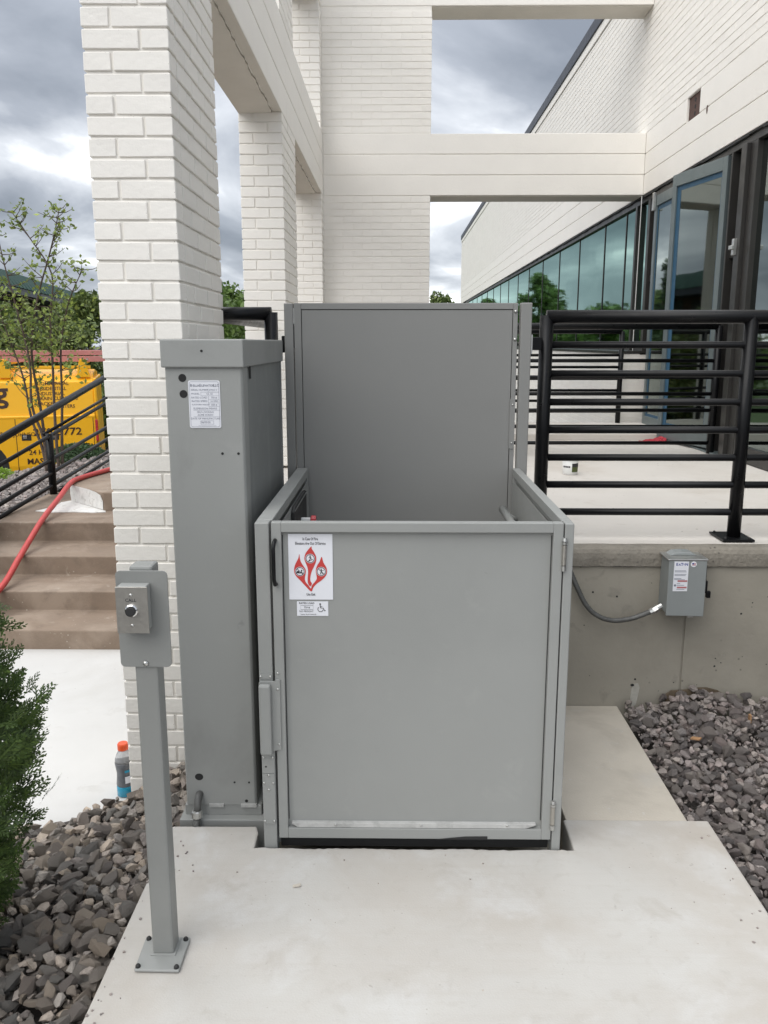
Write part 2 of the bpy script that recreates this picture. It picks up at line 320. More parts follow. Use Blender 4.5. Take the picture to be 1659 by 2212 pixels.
def solo(name, mb, m, label, cat, bevel=0, smooth=False, group=None, kind=None):
    me = mb.mesh(name); c = recenter(me)
    mats = m if isinstance(m, (list, tuple)) else [m]
    for x in mats: me.materials.append(M[x])
    if len(mats) > 1:
        for p, i in zip(me.polygons, mb.m): p.material_index = i
    return props(put(name, me, None, None, loc=c, bevel=bevel, smooth=smooth), label, cat, group, kind)
def struct(name, mb, m, bevel=0):
    return props(put(name, mb, m, bevel=bevel), kind='structure')

# lettering: (text, x, z, size, align, bold)
def letters(lines):
    out = bmesh.new()
    for ln in lines:
        t, x, z, size = ln[:4]; align = ln[4] if len(ln) > 4 else 'LEFT'; bold = ln[5] if len(ln) > 5 else 0.0; sx = ln[6] if len(ln) > 6 else 1.0
        cu = bpy.data.curves.new('t', 'FONT'); cu.body = t; cu.size = size; cu.align_x = align; cu.align_y = 'CENTER'; cu.resolution_u = 2; cu.offset = bold * size
        ob = bpy.data.objects.new('t', cu); COL.objects.link(ob); bpy.context.view_layer.update()
        me = bpy.data.meshes.new_from_object(ob.evaluated_get(bpy.context.evaluated_depsgraph_get()))
        me.transform(Matrix(((sx, 0, 0, x), (0, 0, 0, 0), (0, 1, 0, z), (0, 0, 0, 1))))
        out.from_mesh(me); bpy.data.meshes.remove(me); bpy.data.objects.remove(ob); bpy.data.curves.remove(cu)
    m = bpy.data.meshes.new('lettering'); out.to_mesh(m); out.free(); return m
def line_by_line(lines, m, parent, loc, local=False, fix=None):
    for ln in lines:
        me = letters([ln])
        if fix: fix(me)
        put('lettering', me, m, parent, loc=loc, local=local)
def stroke(mb, pts, w, y=0.0, closed=False, mi=0):
    """flat line of width w in the x-z plane, facing -y"""
    n = len(pts); P = [Vector((p[0], p[1])) for p in pts]; L = []; Rr = []
    for i in range(n):
        a = P[(i - 1) % n] if (closed or i > 0) else P[i]; b = P[(i + 1) % n] if (closed or i < n - 1) else P[i]
        d = (b - a).normalized(); nn = Vector((-d.y, d.x)) * w / 2
        L.append(P[i] + nn); Rr.append(P[i] - nn)
    for i in range(n if closed else n - 1):
        j = (i + 1) % n
        mb.quad((L[i].x, y, L[i].y), (Rr[i].x, y, Rr[i].y), (Rr[j].x, y, Rr[j].y), (L[j].x, y, L[j].y), mi)
def disc(mb, x, z, r, y=0.0, n=24, mi=0):
    mb.poly([(x + r * math.cos(2 * math.pi * k / n), y, z + r * math.sin(2 * math.pi * k / n)) for k in range(n)], mi)
def ring(mb, x, z, r, w, y=0.0, a0=0, a1=360, n=28, mi=0):
    pts = [(x + r * math.cos(R(a0 + (a1 - a0) * k / n)), z + r * math.sin(R(a0 + (a1 - a0) * k / n))) for k in range(n + (a1 - a0 < 360))]
    stroke(mb, pts, w, y, closed=(a1 - a0 >= 360), mi=mi)
def rrect(x0, x1, z0, z1, r, n=4):
    P = []
    for cx, cz, a in ((x1 - r, z1 - r, 0), (x0 + r, z1 - r, 90), (x0 + r, z0 + r, 180), (x1 - r, z0 + r, 270)):
        for k in range(n + 1): P.append((cx + r * math.cos(R(a + 90 * k / n)), cz + r * math.sin(R(a + 90 * k / n))))
    return P
def plate(name, x0, x1, z0, z1, y0, y1, m, parent, r=0.006, bevel=0.0):
    mb = MB(); mb.prism(rrect(x0, x1, z0, z1, r), y0, y1, axis='y'); return put(name, mb, m, parent, bevel=bevel)

# screw head shared by all small fasteners
def dome_mesh(name, r, h, m, n=10):
    mb = MB(); pr = [(r, 0), (r * 0.92, h * 0.45), (r * 0.6, h * 0.85), (r * 0.05, h)]
    mb.lathe(pr, 0, 0, 0, n); me = mb.mesh(name); me.materials.append(M[m]); [setattr(p, 'use_smooth', True) for p in me.polygons]; return me
SCREW = dome_mesh('screw', 0.0042, 0.003, 'zinc'); BIGSCREW = dome_mesh('bolt', 0.0075, 0.006, 'zinc'); BLACKBOLT = dome_mesh('anchor_bolt', 0.0072, 0.009, 'rubber')
def screw(x, y, z, parent, me=SCREW, name='screw', rot=(R(90), 0, 0)): return put(name, me, None, parent, loc=(x, y, z), rot=rot)

# ------------------------------------------------------------------ bricks
U, H_C = 0.2032, 0.0677            # module length, course height
J = 0.0085
BR = {}
def brick_mesh(L, v, D=0.092, bev=0.0024):
    key = (round(L, 3), v, D, bev)
    if key not in BR:
        bm = bmesh.new(); bmesh.ops.create_cube(bm, size=1.0)
        for q in bm.verts: q.co = Vector((q.co.x * L, (q.co.y + 0.5) * D, (q.co.z + 0.5) * (H_C - J)))
        rs = random.Random(hash(key) & 0xffff)
        for q in bm.verts: q.co += Vector((rs.uniform(-1, 1) * 0.0012, rs.uniform(-1, 1) * 0.0013, rs.uniform(-1, 1) * 0.001))
        bmesh.ops.bevel(bm, geom=bm.edges[:], offset=bev, segments=1, affect='EDGES')
        me = bpy.data.meshes.new('brick'); bm.to_mesh(me); bm.free(); me.materials.append(M['brick']); BR[key] = me
    return BR[key]
def lay(parent, cx, cy, z, L, rotz, D=0.092, bev=0.0024):
    """one brick: centre of its outer face bottom edge at (cx,cy,z); rotz 0 faces -Y, 90deg faces +X, -90deg faces -X"""
    return put('brick', brick_mesh(L, random.randint(0, 3), D, bev), None, parent, loc=(cx, cy, z + J / 2), rot=(random.gauss(0, 0.004) * (bev > 0.002), random.gauss(0, 0.0022) * (bev > 0.0013), rotz + random.gauss(0, 0.004) * (bev > 0.002)))

def pillar(name_label, x0, x1, y0, y1, z0, z1, gap, back=True, side=True, group='white brick portico pillars'):
    """rectangular pillar; bricks of front and right face are single objects, left and back face bricks one part.
       gap: list of (z0,z1) where a beam passes"""
    t = thing('brick_pillar', ((x0 + x1) / 2, (y0 + y1) / 2, z0), name_label, 'pillar', group)
    core = MB(); core.box(x0 + 0.0066, x1 - 0.0066, y0 + 0.0066, y1 - 0.0066, z0, z1)
    put('mortar_core', core, 'brick', t)
    stuffm = MB(); n = int(round((z1 - z0) / H_C)); Ys = (y1 - y0 + J) / 3.5
    for k in range(n):
        z = z0 + k * H_C
        if z < z0 - 1e-6 or z + H_C > z1 + 0.01 or any(z < b - 0.012 and z + H_C > a + 0.012 for a, b in gap): continue
        hw = 0.0921; fw = x1 - x0 - hw - J
        jy = random.uniform(-0.0015, 0.0015)
        zz0, zz1 = z + J / 2, z + H_C - J / 2
        if k % 2 == 0:
            lay(t, x0 + hw / 2, y0 + jy, z, hw, 0); lay(t, x1 - fw / 2, y0, z, fw, 0)
            a = y0 + 0.092 + J
        else:
            lay(t, x0 + fw / 2, y0 + jy, z, fw, 0); lay(t, x1 - hw / 2, y0, z, hw, 0)
            a = y0 + 0.092 + J
        if side:
            first = Ys - 0.092 - J if k % 2 else Ys - J
            b = a
            while b < y1 - 0.02:
                L = (first if b == a else Ys - J); L = min(L, y1 - b)
                if L > 0.03: lay(t, x1 + random.uniform(-0.001, 0.001), b + L / 2, z, L, R(90))
                b += L + J
        b = y0 + 0.105
        while b < y1 - 0.02:
            L = min(Ys - J, y1 - b); stuffm.box(x0, x0 + 0.06, b, b + L, zz0, zz1); b += L + J
        stuffm.box(x0 + 0.07, x0 + fw, y1 - 0.06, y1 - 0.001, zz0, zz1)
    if stuffm.v: props(put('hidden_face_bricks', stuffm, 'brick', t), kind='stuff')
    return t

ZB0, ZB1 = 3.125, 3.734           # lower portico beam
ZB2, ZB3 = 4.925, 5.534           # upper portico beam
XR, XL = -0.753, -1.043
# ------------------------------------------------------------------ ground and paving
g = MB(); g.box(-400, 400, -200, 600, -1.3, -0.82); struct('ground', g, 'ground')
g = MB(); g.box(-60, 60, 22, 200, -0.81, -0.76); struct('lawn', g, 'lawn')
pad = MB(); pad.prism([(-0.765, -3), (1.085, -3), (1.088, 2.64), (0.588, 2.64), (0.588, 2.462)] + [(0.58 - 1.03 * k / 70, 2.4635 + random.Random(k).uniform(-0.0035, 0.002) + 0.002 * math.sin(k * 0.3)) for k in range(1, 70)] + [(-0.456, 2.462), (-0.456, 2.545), (-0.468, 2.585), (-0.757, 2.583)], -0.35, 0.0)
struct('pavement', pad, 'pad', bevel=0.006)
pad = MB(); pad.box(0.60, 1.022, 2.643, 3.594, -0.35, -0.010); struct('pavement', pad, 'pad_old', bevel=0.004)
pit = MB(); pit.box(-0.76, 0.598, 2.47, 3.594, -0.40, -0.16); struct('pit_floor', pit, 'wall_conc')
pat = MB(); pat.prism([(-6, 1.9), (-2.6, 2.35), (-1.30, 2.85), (-1.0, 3.02), (-1.0, 4.779), (-6, 4.779)], -0.45, -0.2); struct('patio', pat, 'patio')

# terrace
te = MB(); te.box(-1.09, 2.63, 3.655, 7.75, 0.655, 0.737); te.box(2.631, 2.9, 2.0, 7.75, 0.60, 0.73)
terr = struct('terrace', te, 'terrace', bevel=0.02)
te = MB(); te.box(-1.10, 2.63, 7.751, 8.87, 0.40, 0.80); struct('terrace', te, 'terrace', bevel=0.012)

# steps up to the landing
st = MB(); ys = [4.777, 5.149, 5.53, 5.964, 6.392]; zs = [-0.079, 0.052, 0.1865, 0.3295, 0.477]
st.prism([(ys[0], -0.45), (ys[0], zs[0]), (ys[1], zs[0]), (ys[1], zs[1]), (ys[2], zs[1]), (ys[2], zs[2]), (ys[3], zs[2]), (ys[3], zs[3]), (9.2, zs[3] + 0.02), (9.2, -0.45)], -3.01, -1.11, axis='x')
steps = struct('steps', st, 'steps', bevel=0.008)
ld = MB(); ld.prism([(-2.275, ys[4]), (-1.112, ys[4]), (-1.112, 9.1), (-2.60, 9.1), (-2.69, 6.80)], 0.30, zs[4]); struct('landing', ld, 'steps', bevel=0.008)
st = MB(); st.prism([(ys[0], -0.45), (ys[0], zs[0]), (ys[1], zs[0]), (ys[1], zs[1]), (ys[2], zs[1]), (ys[2], zs[2] - 0.003), (6.1, zs[2]), (6.1, -0.45)], -3.4, -3.012, axis='x'); struct('steps', st, 'steps', bevel=0.014)
# dried white overspray on the last riser and the tread before it
def blob(cx, cy, rx, ry, n=26, seed=1, jag=0.12):
    rs = random.Random(seed); return [(cx + rx * math.copysign(abs(math.cos(2 * math.pi * k / n)) ** 0.7, math.cos(2 * math.pi * k / n)) * (1 + rs.uniform(-jag, jag)), cy + ry * math.copysign(abs(math.sin(2 * math.pi * k / n)) ** 0.7, math.sin(2 * math.pi * k / n)) * (1 + rs.uniform(-jag, jag))) for k in range(n)]
ps = MB(); dv = Vector((-2.69 + 2.275, 6.80 - 6.392, 0)); dn = Vector((dv.y, -dv.x, 0)).normalized() * -1
rs = random.Random(3); tp_ = [(0.01, 0.340), (0.97, 0.338), (0.99, 0.39), (0.985, 0.474), (0.86, 0.4745), (0.6, 0.4745), (0.4, 0.4745), (0.2, 0.468), (0.06, 0.452), (0.0, 0.41)]
fr_ = [Vector((-2.275, 6.392, 0)) + dv * u + dn * 0.004 for u, z in tp_]; b0_ = len(ps.v)
ps.poly([(p.x, p.y, z) for p, (u, z) in zip(fr_, tp_)]); ps.poly([(p.x - dn.x * 0.01, p.y - dn.y * 0.01, z) for p, (u, z) in reversed(list(zip(fr_, tp_)))])
ps.prism([(-2.80, 6.36), (-2.64, 6.31), (-2.50, 6.33), (-2.32, 6.30), (-2.24, 6.33), (-2.255, 6.37), (-2.285, 6.395), (-2.48, 6.59), (-2.69, 6.80), (-2.74, 6.72), (-2.72, 6.55)], 0.331, 0.337)
put('paint_patch', ps, 'overspray', steps)

# ------------------------------------------------------------------ retaining wall
rw = thing('retaining_wall', (0.75, 3.7, -0.3), 'grey cast concrete retaining wall under the terrace with a joint line', 'wall')
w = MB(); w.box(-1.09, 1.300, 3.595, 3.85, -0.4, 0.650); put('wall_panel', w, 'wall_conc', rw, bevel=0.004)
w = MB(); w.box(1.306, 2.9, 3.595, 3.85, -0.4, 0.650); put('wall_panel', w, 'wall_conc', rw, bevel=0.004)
w = MB(); w.box(1.29, 1.316, 3.602, 3.84, -0.4, 0.649); put('joint_filler', w, 'wall_conc', rw)
w = MB(); n_ = 60
prof = [(3.586, 0.654), (3.583, 0.69), (3.585, 0.712), (3.593, 0.728), (3.608, 0.737), (3.66, 0.7385), (3.66, 0.654)]
for i in range(n_):
    xa = -1.09 + (2.9 + 1.09) * i / n_; xb = -1.09 + (2.9 + 1.09) * (i + 1) / n_
    def wob(x): return 0.0022 * math.sin(x * 23.1) + 0.0018 * math.sin(x * 57.0 + 1)
    for (ya, za), (yb, zb) in zip(prof[:-1], prof[1:]):
        w.quad((xa, ya + wob(xa), za), (xb, ya + wob(xb), za), (xb, yb + wob(xb), zb), (xa, yb + wob(xa), zb))
    w.quad((xa, 3.66, 0.652 + wob(xa)), (xb, 3.66, 0.652 + wob(xb)), (xb, 3.583, 0.652 + wob(xb)), (xa, 3.583, 0.652 + wob(xa)))
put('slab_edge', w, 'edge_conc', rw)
M['efflorescence'] = mat('pale_wall_smear', (0.40, 0.385, 0.34), 0.9, var=0.15, vscale=30)
q = MB(); q.prism([(1.083, 0.075), (1.094, 0.098), (1.112, 0.1), (1.12, 0.08), (1.115, 0.045), (1.108, 0.0), (1.09, -0.03), (1.08, 0.02)], 3.5935, 3.5945, axis='y'); put('smear', q, 'efflorescence', rw)
q = MB(); q.prism([(1.086 + 0.009 * math.cos(k * 0.7), 0.092 + 0.006 * math.sin(k * 0.7)) for k in range(9)], 3.5925, 3.594, axis='y'); put('tie_hole', q, 'hole', rw)
# pinholes and tie plug in the wall
ph = MB(); rs = random.Random(5)
for k in range(26):
    x = rs.uniform(0.6, 2.2); z = rs.uniform(0.02, 0.62); r = rs.choice([0.002, 0.003, 0.003, 0.005])
    ph.lathe([(r, -0.0006), (r * 0.6, 0.0008)], 0, 0, 0, 7)
    b = len(ph.v) - 14
    for i in range(b, len(ph.v)):
        vx, vy, vz = ph.v[i]; ph.v[i] = (x + vx * rs.uniform(0.9, 1.1), 3.5945 - vz, z + vy)
props(put('air_holes', ph, 'hole', rw), kind='stuff')

# ------------------------------------------------------------------ portico
pillar('nearest white painted brick pillar standing behind the grey lift tower', XL, XR, 3.02, 3.757, -0.2 - 0.0 * H_C, 3.125, [])
pillar('middle white painted brick pillar behind the short black railing corner', XL, XR, 5.94, 6.69, ZB0 - 35 * H_C, ZB2, [(ZB0, ZB1)])
pillar('farthest narrow white brick pillar joined to the wide brick pier', XL, XR, 9.0, 9.56, ZB0 - 35 * H_C, ZB2, [(ZB0, ZB1)])
# wide pier
def pier():
    x0, x1, y0, y1 = XR + 0.004, 0.366, 9.205, 9.56
    t = thing('brick_pier', ((x0 + x1) / 2, (y0 + y1) / 2, 0.0), 'wide white painted brick pier rising behind the landing gate', 'pier')
    c = MB(); c.box(x0 - 0.008, x1 - 0.006, y0 + 0.0035, y1, -0.8, ZB2 + 0.6); put('mortar_core', c, 'brick', t)
    n0 = 0
    zz = [ZB0 - (k + 1) * H_C for k in range(24)] + [ZB1 + k * H_C for k in range(17)]
    low = MB()
    for i, z in enumerate(zz):
        off = 0.0 if i % 2 else U / 2
        b = x0 - off
        while b < x1 - 0.02:
            a0 = max(b, x0); L = min(b + U - 0.0035, x1) - a0
            if L > 0.02: lay(t, a0 + L / 2, y0 + random.uniform(-0.0007, 0.0007), z, L, 0, bev=0.0014)
            b += U
        low.box(x1 - 0.05, x1 + 0.0, y0 + 0.1, y1 - 0.105, z + J / 2, z + H_C - J / 2)
        low.box(x1 - 0.05, x1 + 0.0, y1 - 0.095, y1 - 0.003, z + J / 2, z + H_C - J / 2)
    for k in range(24, 56):
        z = ZB0 - (k + 1) * H_C; b = x0 - (0 if k % 2 else U / 2)
        while b < x1 - 0.02:
            a0 = max(b, x0); L = min(b + U - J, x1) - a0
            if L > 0.02: low.box(a0, a0 + L, y0, y0 + 0.09, z + J / 2, z + H_C - J / 2)
            b += U
    props(put('hidden_face_bricks', low, 'brick', t), kind='stuff')
    return t
pier()
def beam(label, along, a0, a1, f0, f1, z0, nb=3):
    """three-course band beam; along 'x' or 'y'; f0..f1 the cross range"""
    t = thing('beam', ((a0 + a1) / 2, (f0 + f1) / 2, z0) if along == 'x' else ((f0 + f1) / 2, (a0 + a1) / 2, z0), label, 'beam', 'white portico beams')
    for k in range(nb):
        m = MB(); za, zb = z0 + k * 3 * H_C + 0.003, z0 + (k + 1) * 3 * H_C - 0.004
        if along == 'x': m.box(a0, a1, f0, f1, za, zb)
        else: m.box(f0, f1, a0, a1, za, zb)
        put('band', m, 'band', t, bevel=0.005)
    m = MB(); e = 0.009
    if along == 'x': m.box(a0 + 0.001, a1 - 0.001, f0 + e, f1 - e, z0 + 0.006, z0 + nb * 3 * H_C - 0.006)
    else: m.box(f0 + e, f1 - e, a0 + 0.001, a1 - 0.001, z0 + 0.006, z0 + nb * 3 * H_C - 0.006)
    put('joint_core', m, 'mortar', t)
    # soffit plate with a ragged paint crack near one edge
    s = MB()
    if along == 'y':
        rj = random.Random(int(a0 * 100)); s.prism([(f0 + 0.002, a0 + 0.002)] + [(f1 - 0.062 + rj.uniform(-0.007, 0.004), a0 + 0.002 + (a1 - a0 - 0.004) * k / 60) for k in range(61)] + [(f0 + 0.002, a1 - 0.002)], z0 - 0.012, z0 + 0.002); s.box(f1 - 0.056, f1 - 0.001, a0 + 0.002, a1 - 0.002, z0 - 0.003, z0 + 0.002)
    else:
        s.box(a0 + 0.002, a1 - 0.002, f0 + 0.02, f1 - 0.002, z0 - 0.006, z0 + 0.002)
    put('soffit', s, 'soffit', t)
    return t
beam('white side beam spanning from nearest to middle pillar', 'y', 3.02, 6.2, XL, XR, ZB0)
beam('white side beam spanning from middle pillar to wide brick pier', 'y', 6.203, 9.2, XL, XR, ZB0)
beam('lower white cross beam spanning from pier to building wall', 'x', XR + 0.006, 2.574, 9.203, 9.56, ZB0)
beam('upper white cross beam above the cloudy sky opening', 'x', XR + 0.006, 2.574, 9.203, 9.56, ZB2)
beam('upper white side beam along the top of the pillars', 'y', 3.02, 9.2, XL, XR, ZB2)

# ------------------------------------------------------------------ main building
XW, XG = 2.576, 2.62
def building():
    t = thing('brick_building', (4.5, 18, 0.0), 'long white painted brick building with green glass windows and dark roof edge', 'building')
    Y0, Y1, ZR = 2.0, 33.83, 5.40
    c = MB(); c.box(XW + 0.0035, 2.95, Y0, Y1 - 0.01, ZB1, ZR); c.box(XW + 0.03, 9, Y1 - 0.3, Y1 - 0.009, -0.8, ZR); c.box(8.9, 9.1, Y0, Y1 - 0.3, -0.8, ZR); c.box(XW + 0.03, 9, Y0 - 0.1, Y0, -0.8, ZR)
    put('mortar_core', c, 'brick', t)
    hx = (7.655, 7.985)
    # three soldier bands above the heads, with a rough square hole through the top one
    for k in range(3):
        za, zb = ZB0 + k * 3 * H_C + 0.003, ZB0 + (k + 1) * 3 * H_C - 0.003
        spans = [(Y0, Y1)] if k < 2 else [(Y0, hx[0]), (hx[1], Y1)]
        for a, b in spans:
            m = MB(); m.box(XW, 2.95, a, b, za, zb); put('band', m, 'band', t, bevel=0.004)
    m = MB(); m.box(XW + 0.009, 2.94, Y0 + .01, hx[0] - 0.002, ZB0 + 0.003, ZB1 - 0.002); m.box(XW + 0.009, 2.94, hx[1] + 0.002, Y1 - .01, ZB0 + 0.003, ZB1 - 0.002)
    m.box(XW + 0.009, 2.94, hx[0] - 0.002, hx[1] + 0.002, ZB0 + 0.003, ZB0 + 6 * H_C - 0.002); put('joint_core', m, 'mortar', t)
    m = MB(); m.box(XW + 0.022, 2.93, hx[0], hx[1], ZB0 + 6 * H_C, ZB1); o = put('wall_opening', m, 'cored', t)
    h = MB()
    for k in range(3):
        zc = 3.575 + k * 0.055
        h.tube([(XW + 0.0205, 7.83, zc), (XW + 0.025, 7.83, zc)], 0.018, 12)
    put('core_hole', h, 'hole', o)
    m = MB(); m.prism([(7.455, 3.545), (7.475, 3.545), (7.485, 3.52), (7.478, 3.49), (7.462, 3.475), (7.45, 3.5)], XW - 0.0015, XW + 0.004, axis='x'); put('chipped_spot', m, 'cored', t)
    # bricks above the bands: nearest ones singly, the rest as one part
    stf = MB(); rows = int((ZR - ZB1) / H_C); nb = 0; cand = []
    for r_ in range(rows + 1):
        z = ZB1 + r_ * H_C; zt = min(z + H_C, ZR)
        if zt - z < 0.03: continue
        b = Y0 - (U / 2 if r_ % 2 else 0)
        while b < Y1 - 0.02:
            a0 = max(b, Y0); L = min(b + U - 0.003, Y1) - a0
            if L > 0.02:
                if 6.3 < a0 < 9.3 and z < 5.0: cand.append((math.hypot(a0, z - 1.6), a0, L, z))
                else: stf.box(XW + random.uniform(-0.0006, 0.0006), XW + 0.06, a0, a0 + L, z + J / 2, zt - J / 2)
            b += U
    cand.sort()
    for i, (d, a0, L, z) in enumerate(cand):
        if i < 290: lay(t, XW, a0 + L / 2, z, L, R(-90), bev=0.0012)
        else: stf.box(XW, XW + 0.06, a0, a0 + L, z + J / 2, z + H_C - J / 2)
    # knee wall under the windows and its end
    kx, ky = 2.385, 8.955
    m = MB(); m.box(kx + 0.0035, XG + 0.1, ky + 0.004, Y1 - 0.3, -0.8, 1.50); put('knee_wall', m, 'brick', t)
    for r_ in range(34):
        z = 1.512 - (r_ + 1) * H_C; b = ky - (U / 2 if r_ % 2 else 0)
        while b < Y1:
            a0 = max(b, ky); L = min(b + U - 0.003, Y1) - a0
            if L > 0.02: stf.box(kx + random.uniform(-0.001, 0.001), kx + 0.07, a0, a0 + L, z + J / 2, z + H_C - J / 2)
            b += U
        stf.box(kx + 0.075, XG - 0.05, ky, ky + 0.07, z + J / 2, z + H_C - J / 2)
        b = XW + 0.03
    # far end wall bricks facing the gap
    props(put('distant_bricks', stf, 'brick', t), kind='stuff')
    m = MB(); m.box(kx - 0.015, XG + 0.1, ky - 0.01, Y1, 1.5125, 1.54); put('window_sill', m, 'frame', t, bevel=0.003)
    # roof cap and roof
    m = MB(); m.box(XW - 0.03, 9.2, Y0, Y1 + 0.03, 5.528, 5.685); put('roof_flashing', m, 'cap', t, bevel=0.006)
    m = MB(); m.box(XW - 0.012, 9.2, Y0, Y1 + 0.012, ZR + 0.012, 5.527); put('coping', m, 'band', t, bevel=0.006)
    # interior shell
    m = MB(); m.box(XG + 0.1, 8.9, Y0, Y1 - 0.3, 0.60, 0.735); m.box(XG + 0.4, 8.9, Y0, Y1 - 0.3, ZB0 - 0.1, ZB0 - 0.02); m.box(8.0, 8.2, Y0, Y1 - 0.3, 0.735, ZB0 - 0.1); m.box(4.2, 8.0, 9.4, 9.55, 0.735, ZB0 - 0.1)
    put('interior_shell', m, 'interior', t)
    # windows
    mull = [9.464, 9.99, 10.98, 12.45, 13.93, 15.48, 17.03, 18.53] + [20.05 + 1.52 * k for k in range(8)]
    top = 3.055
    hd = MB(); hd.box(XG - 0.02, XG + 0.09, Y0, 31.6, top, ZB0 + 0.001); put('head_frame', hd, 'frame', t, bevel=0.002)
    gp = MB()
    for i in range(60):
        a = 5.6 + (20 - 5.6) * i / 60; b = 5.6 + (20 - 5.6) * (i + 1) / 60
        gp.box(XW + 0.004, XW + 0.03, a, b, ZB0 - 0.012 - random.uniform(0, 0.012), ZB0 - 0.001)
    put('sealant_gap', gp, 'rubber', t)
    m = MB(); m.box(XG + 0.1, 2.95, 31.6, Y1, 1.5, ZB0); put('end_panel', m, 'mortar', t)
    for a, b in zip(mull[:-1], mull[1:]):
        f = MB(); f.box(XG + 0.006, XG + 0.06, a - 0.012, a + 0.012, 1.541, top); f.box(XG - 0.005, XG + 0.05, a + 0.012, b - 0.012, 1.541, 1.575)
        w_ = put('window', f, 'frame', t)
        p = MB(); p.box(XG + 0.014, XG + 0.022, a + 0.0115, b - 0.0115, 1.574, top); put('pane', p, 'glass', w_)
    # entrance frames between Y 6.0 and 9.46
    zf = 0.737
    def post(a, b, x0=XG - 0.03, x1=XG + 0.10, m_='frame', n='door_jamb', z0=zf, z1=top):
        q = MB(); q.box(x0, x1, a, b, z0, z1); return put(n, q, m_, t, bevel=0.003)
    post(8.965, 9.045); post(9.44, 9.50, z0=1.541)
    w_ = post(9.045, 9.44, XG, XG + 0.05, n='sidelight', z0=1.541, z1=1.58); p = MB(); p.box(XG + 0.02, XG + 0.028, 9.044, 9.441, 1.58, top); put('pane', p, 'glass', w_)
    w_ = post(8.80, 8.965, XG, XG + 0.05, n='sidelight', z0=2.24, z1=2.30); p = MB(); p.box(XG + 0.03, XG + 0.04, 8.785, 8.966, zf, top - 0.06); put('pane', p, 'dark', w_)
    post(8.775, 8.80)
    w_ = post(6.70, 6.86, XG, XG + 0.05, n='sidelight', z0=2.27, z1=2.35); p = MB(); p.box(XG + 0.03, XG + 0.04, 6.69, 6.872, zf, top - 0.03); put('pane', p, 'dark', w_)
    post(6.86, 6.885); post(6.645, 6.70); post(6.55, 6.635, XG - 0.05); post(6.43, 6.545, XG - 0.02, XG + 0.12)
    w_ = post(2.0, 6.43, XG, XG + 0.05, n='window', z0=zf, z1=zf + 0.12)
    for a, b in ((4.9, 6.43), (3.4, 4.85), (2.0, 3.35)):
        p = MB(); p.box(XG + 0.02, XG + 0.03, a, b, zf + 0.12, top); put('pane', p, 'doorglass', w_)
    post(4.85, 4.90); post(3.35, 3.40)
    lk = MB(); lk.box(XG - 0.075, XG - 0.031, 6.60, 6.635, 2.27, 2.39); lk.box(XG - 0.1, XG - 0.075, 6.57, 6.63, 2.31, 2.34); put('strike_plate', lk, 'zinc', t, bevel=0.003)
    th = MB(); th.box(XG - 0.07, XG + 0.1, 6.45, 8.96, 0.738, 0.752); put('threshold', th, 'doorframe', t, bevel=0.003)
    # doors: each its own part in door-local coordinates (x along the leaf from the hinge)
    def leaf(hx_, hy_, ang, wdt, z1, tape):
        f = MB(); s = 0.064; D = 0.045; z0 = 0.765
        f.box(0, s, -D / 2, D / 2, z0, z1); f.box(wdt - s, wdt, -D / 2, D / 2, z0, z1); f.box(s, wdt - s, -D / 2, D / 2, z1 - 0.10, z1); f.box(s, wdt - s, -D / 2, D / 2, z0, z0 + 0.12)
        d = put('door', f, 'doorframe', t, loc=(hx_, hy_, 0), rot=(0, 0, ang), bevel=0.003)
        p = MB(); p.box(s - 0.004, wdt - s + 0.004, -0.004, 0.004, z0 + 0.116, z1 - 0.096); put('pane', p, 'doorglass', d, local=True)
        if tape:
            tp = MB(); w0 = 0.09
            tp.box(s, s + 0.028, -0.0062, 0.0062, z0 + 0.12, z1 - 0.1); tp.box(wdt - s - w0 * 0.62, wdt - s, -0.0062, 0.0062, z0 + 0.12, z1 - 0.1); tp.box(s + 0.028, wdt - s - w0 * 0.62, -0.0062, 0.0062, z1 - 0.14, z1 - 0.1); tp.box(s + 0.028, wdt - s - w0 * 0.62, -0.0062, 0.0062, z0 + 0.12, z0 + 0.145)
            put('masking_tape', tp, 'tape', d, local=True)
        h = MB(); h.tube([(wdt - 0.04, -0.03 - D / 2, 1.75), (wdt - 0.04, -0.05 - D / 2, 1.72), (wdt - 0.04, -0.05 - D / 2, 1.60), (wdt - 0.04, -0.03 - D / 2, 1.57)], 0.008, 8)
        put('handle', h, 'zinc', d, local=True)
        pv = MB(); pv.box(0.0, 0.05, -D / 2 - 0.03, -D / 2 - 0.002, z1 - 0.14, z1 + 0.03); put('hinge', pv, 'zinc', d, local=True, bevel=0.003)
        return d
    leaf(2.60, 8.775, R(-90), 1.02, 3.045, True)          # closed leaf
    leaf(2.60, 6.93, R(90 + 11.5), 0.82, 3.045, True)     # leaf standing ajar
    return t
bld = building()

# ------------------------------------------------------------------ lift tower
tw = thing('lift_tower', (-0.6, 3.05, 0.0), 'tall grey sheet metal lift drive tower with a white data plate', 'lift tower')
m = MB(); m.prism([(-0.722, 2.655), (-0.716, 2.64), (-0.482, 2.64), (-0.475, 2.648), (-0.475, 2.722), (-0.482, 2.722), (-0.482, 2.66), (-0.716, 2.66), (-0.716, 3.5), (-0.722, 3.5)], 0.045, 1.55)
put('front_cover', m, 'tower', tw, bevel=0.003)
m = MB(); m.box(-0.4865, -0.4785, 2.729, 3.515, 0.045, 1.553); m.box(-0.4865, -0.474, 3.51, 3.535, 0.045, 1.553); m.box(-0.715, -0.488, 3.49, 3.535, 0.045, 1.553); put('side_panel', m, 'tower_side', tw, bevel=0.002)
m = MB(); m.box(-0.712, -0.492, 2.664, 3.488, 0.05, 1.56); put('inner_mast', m, 'dark', tw)
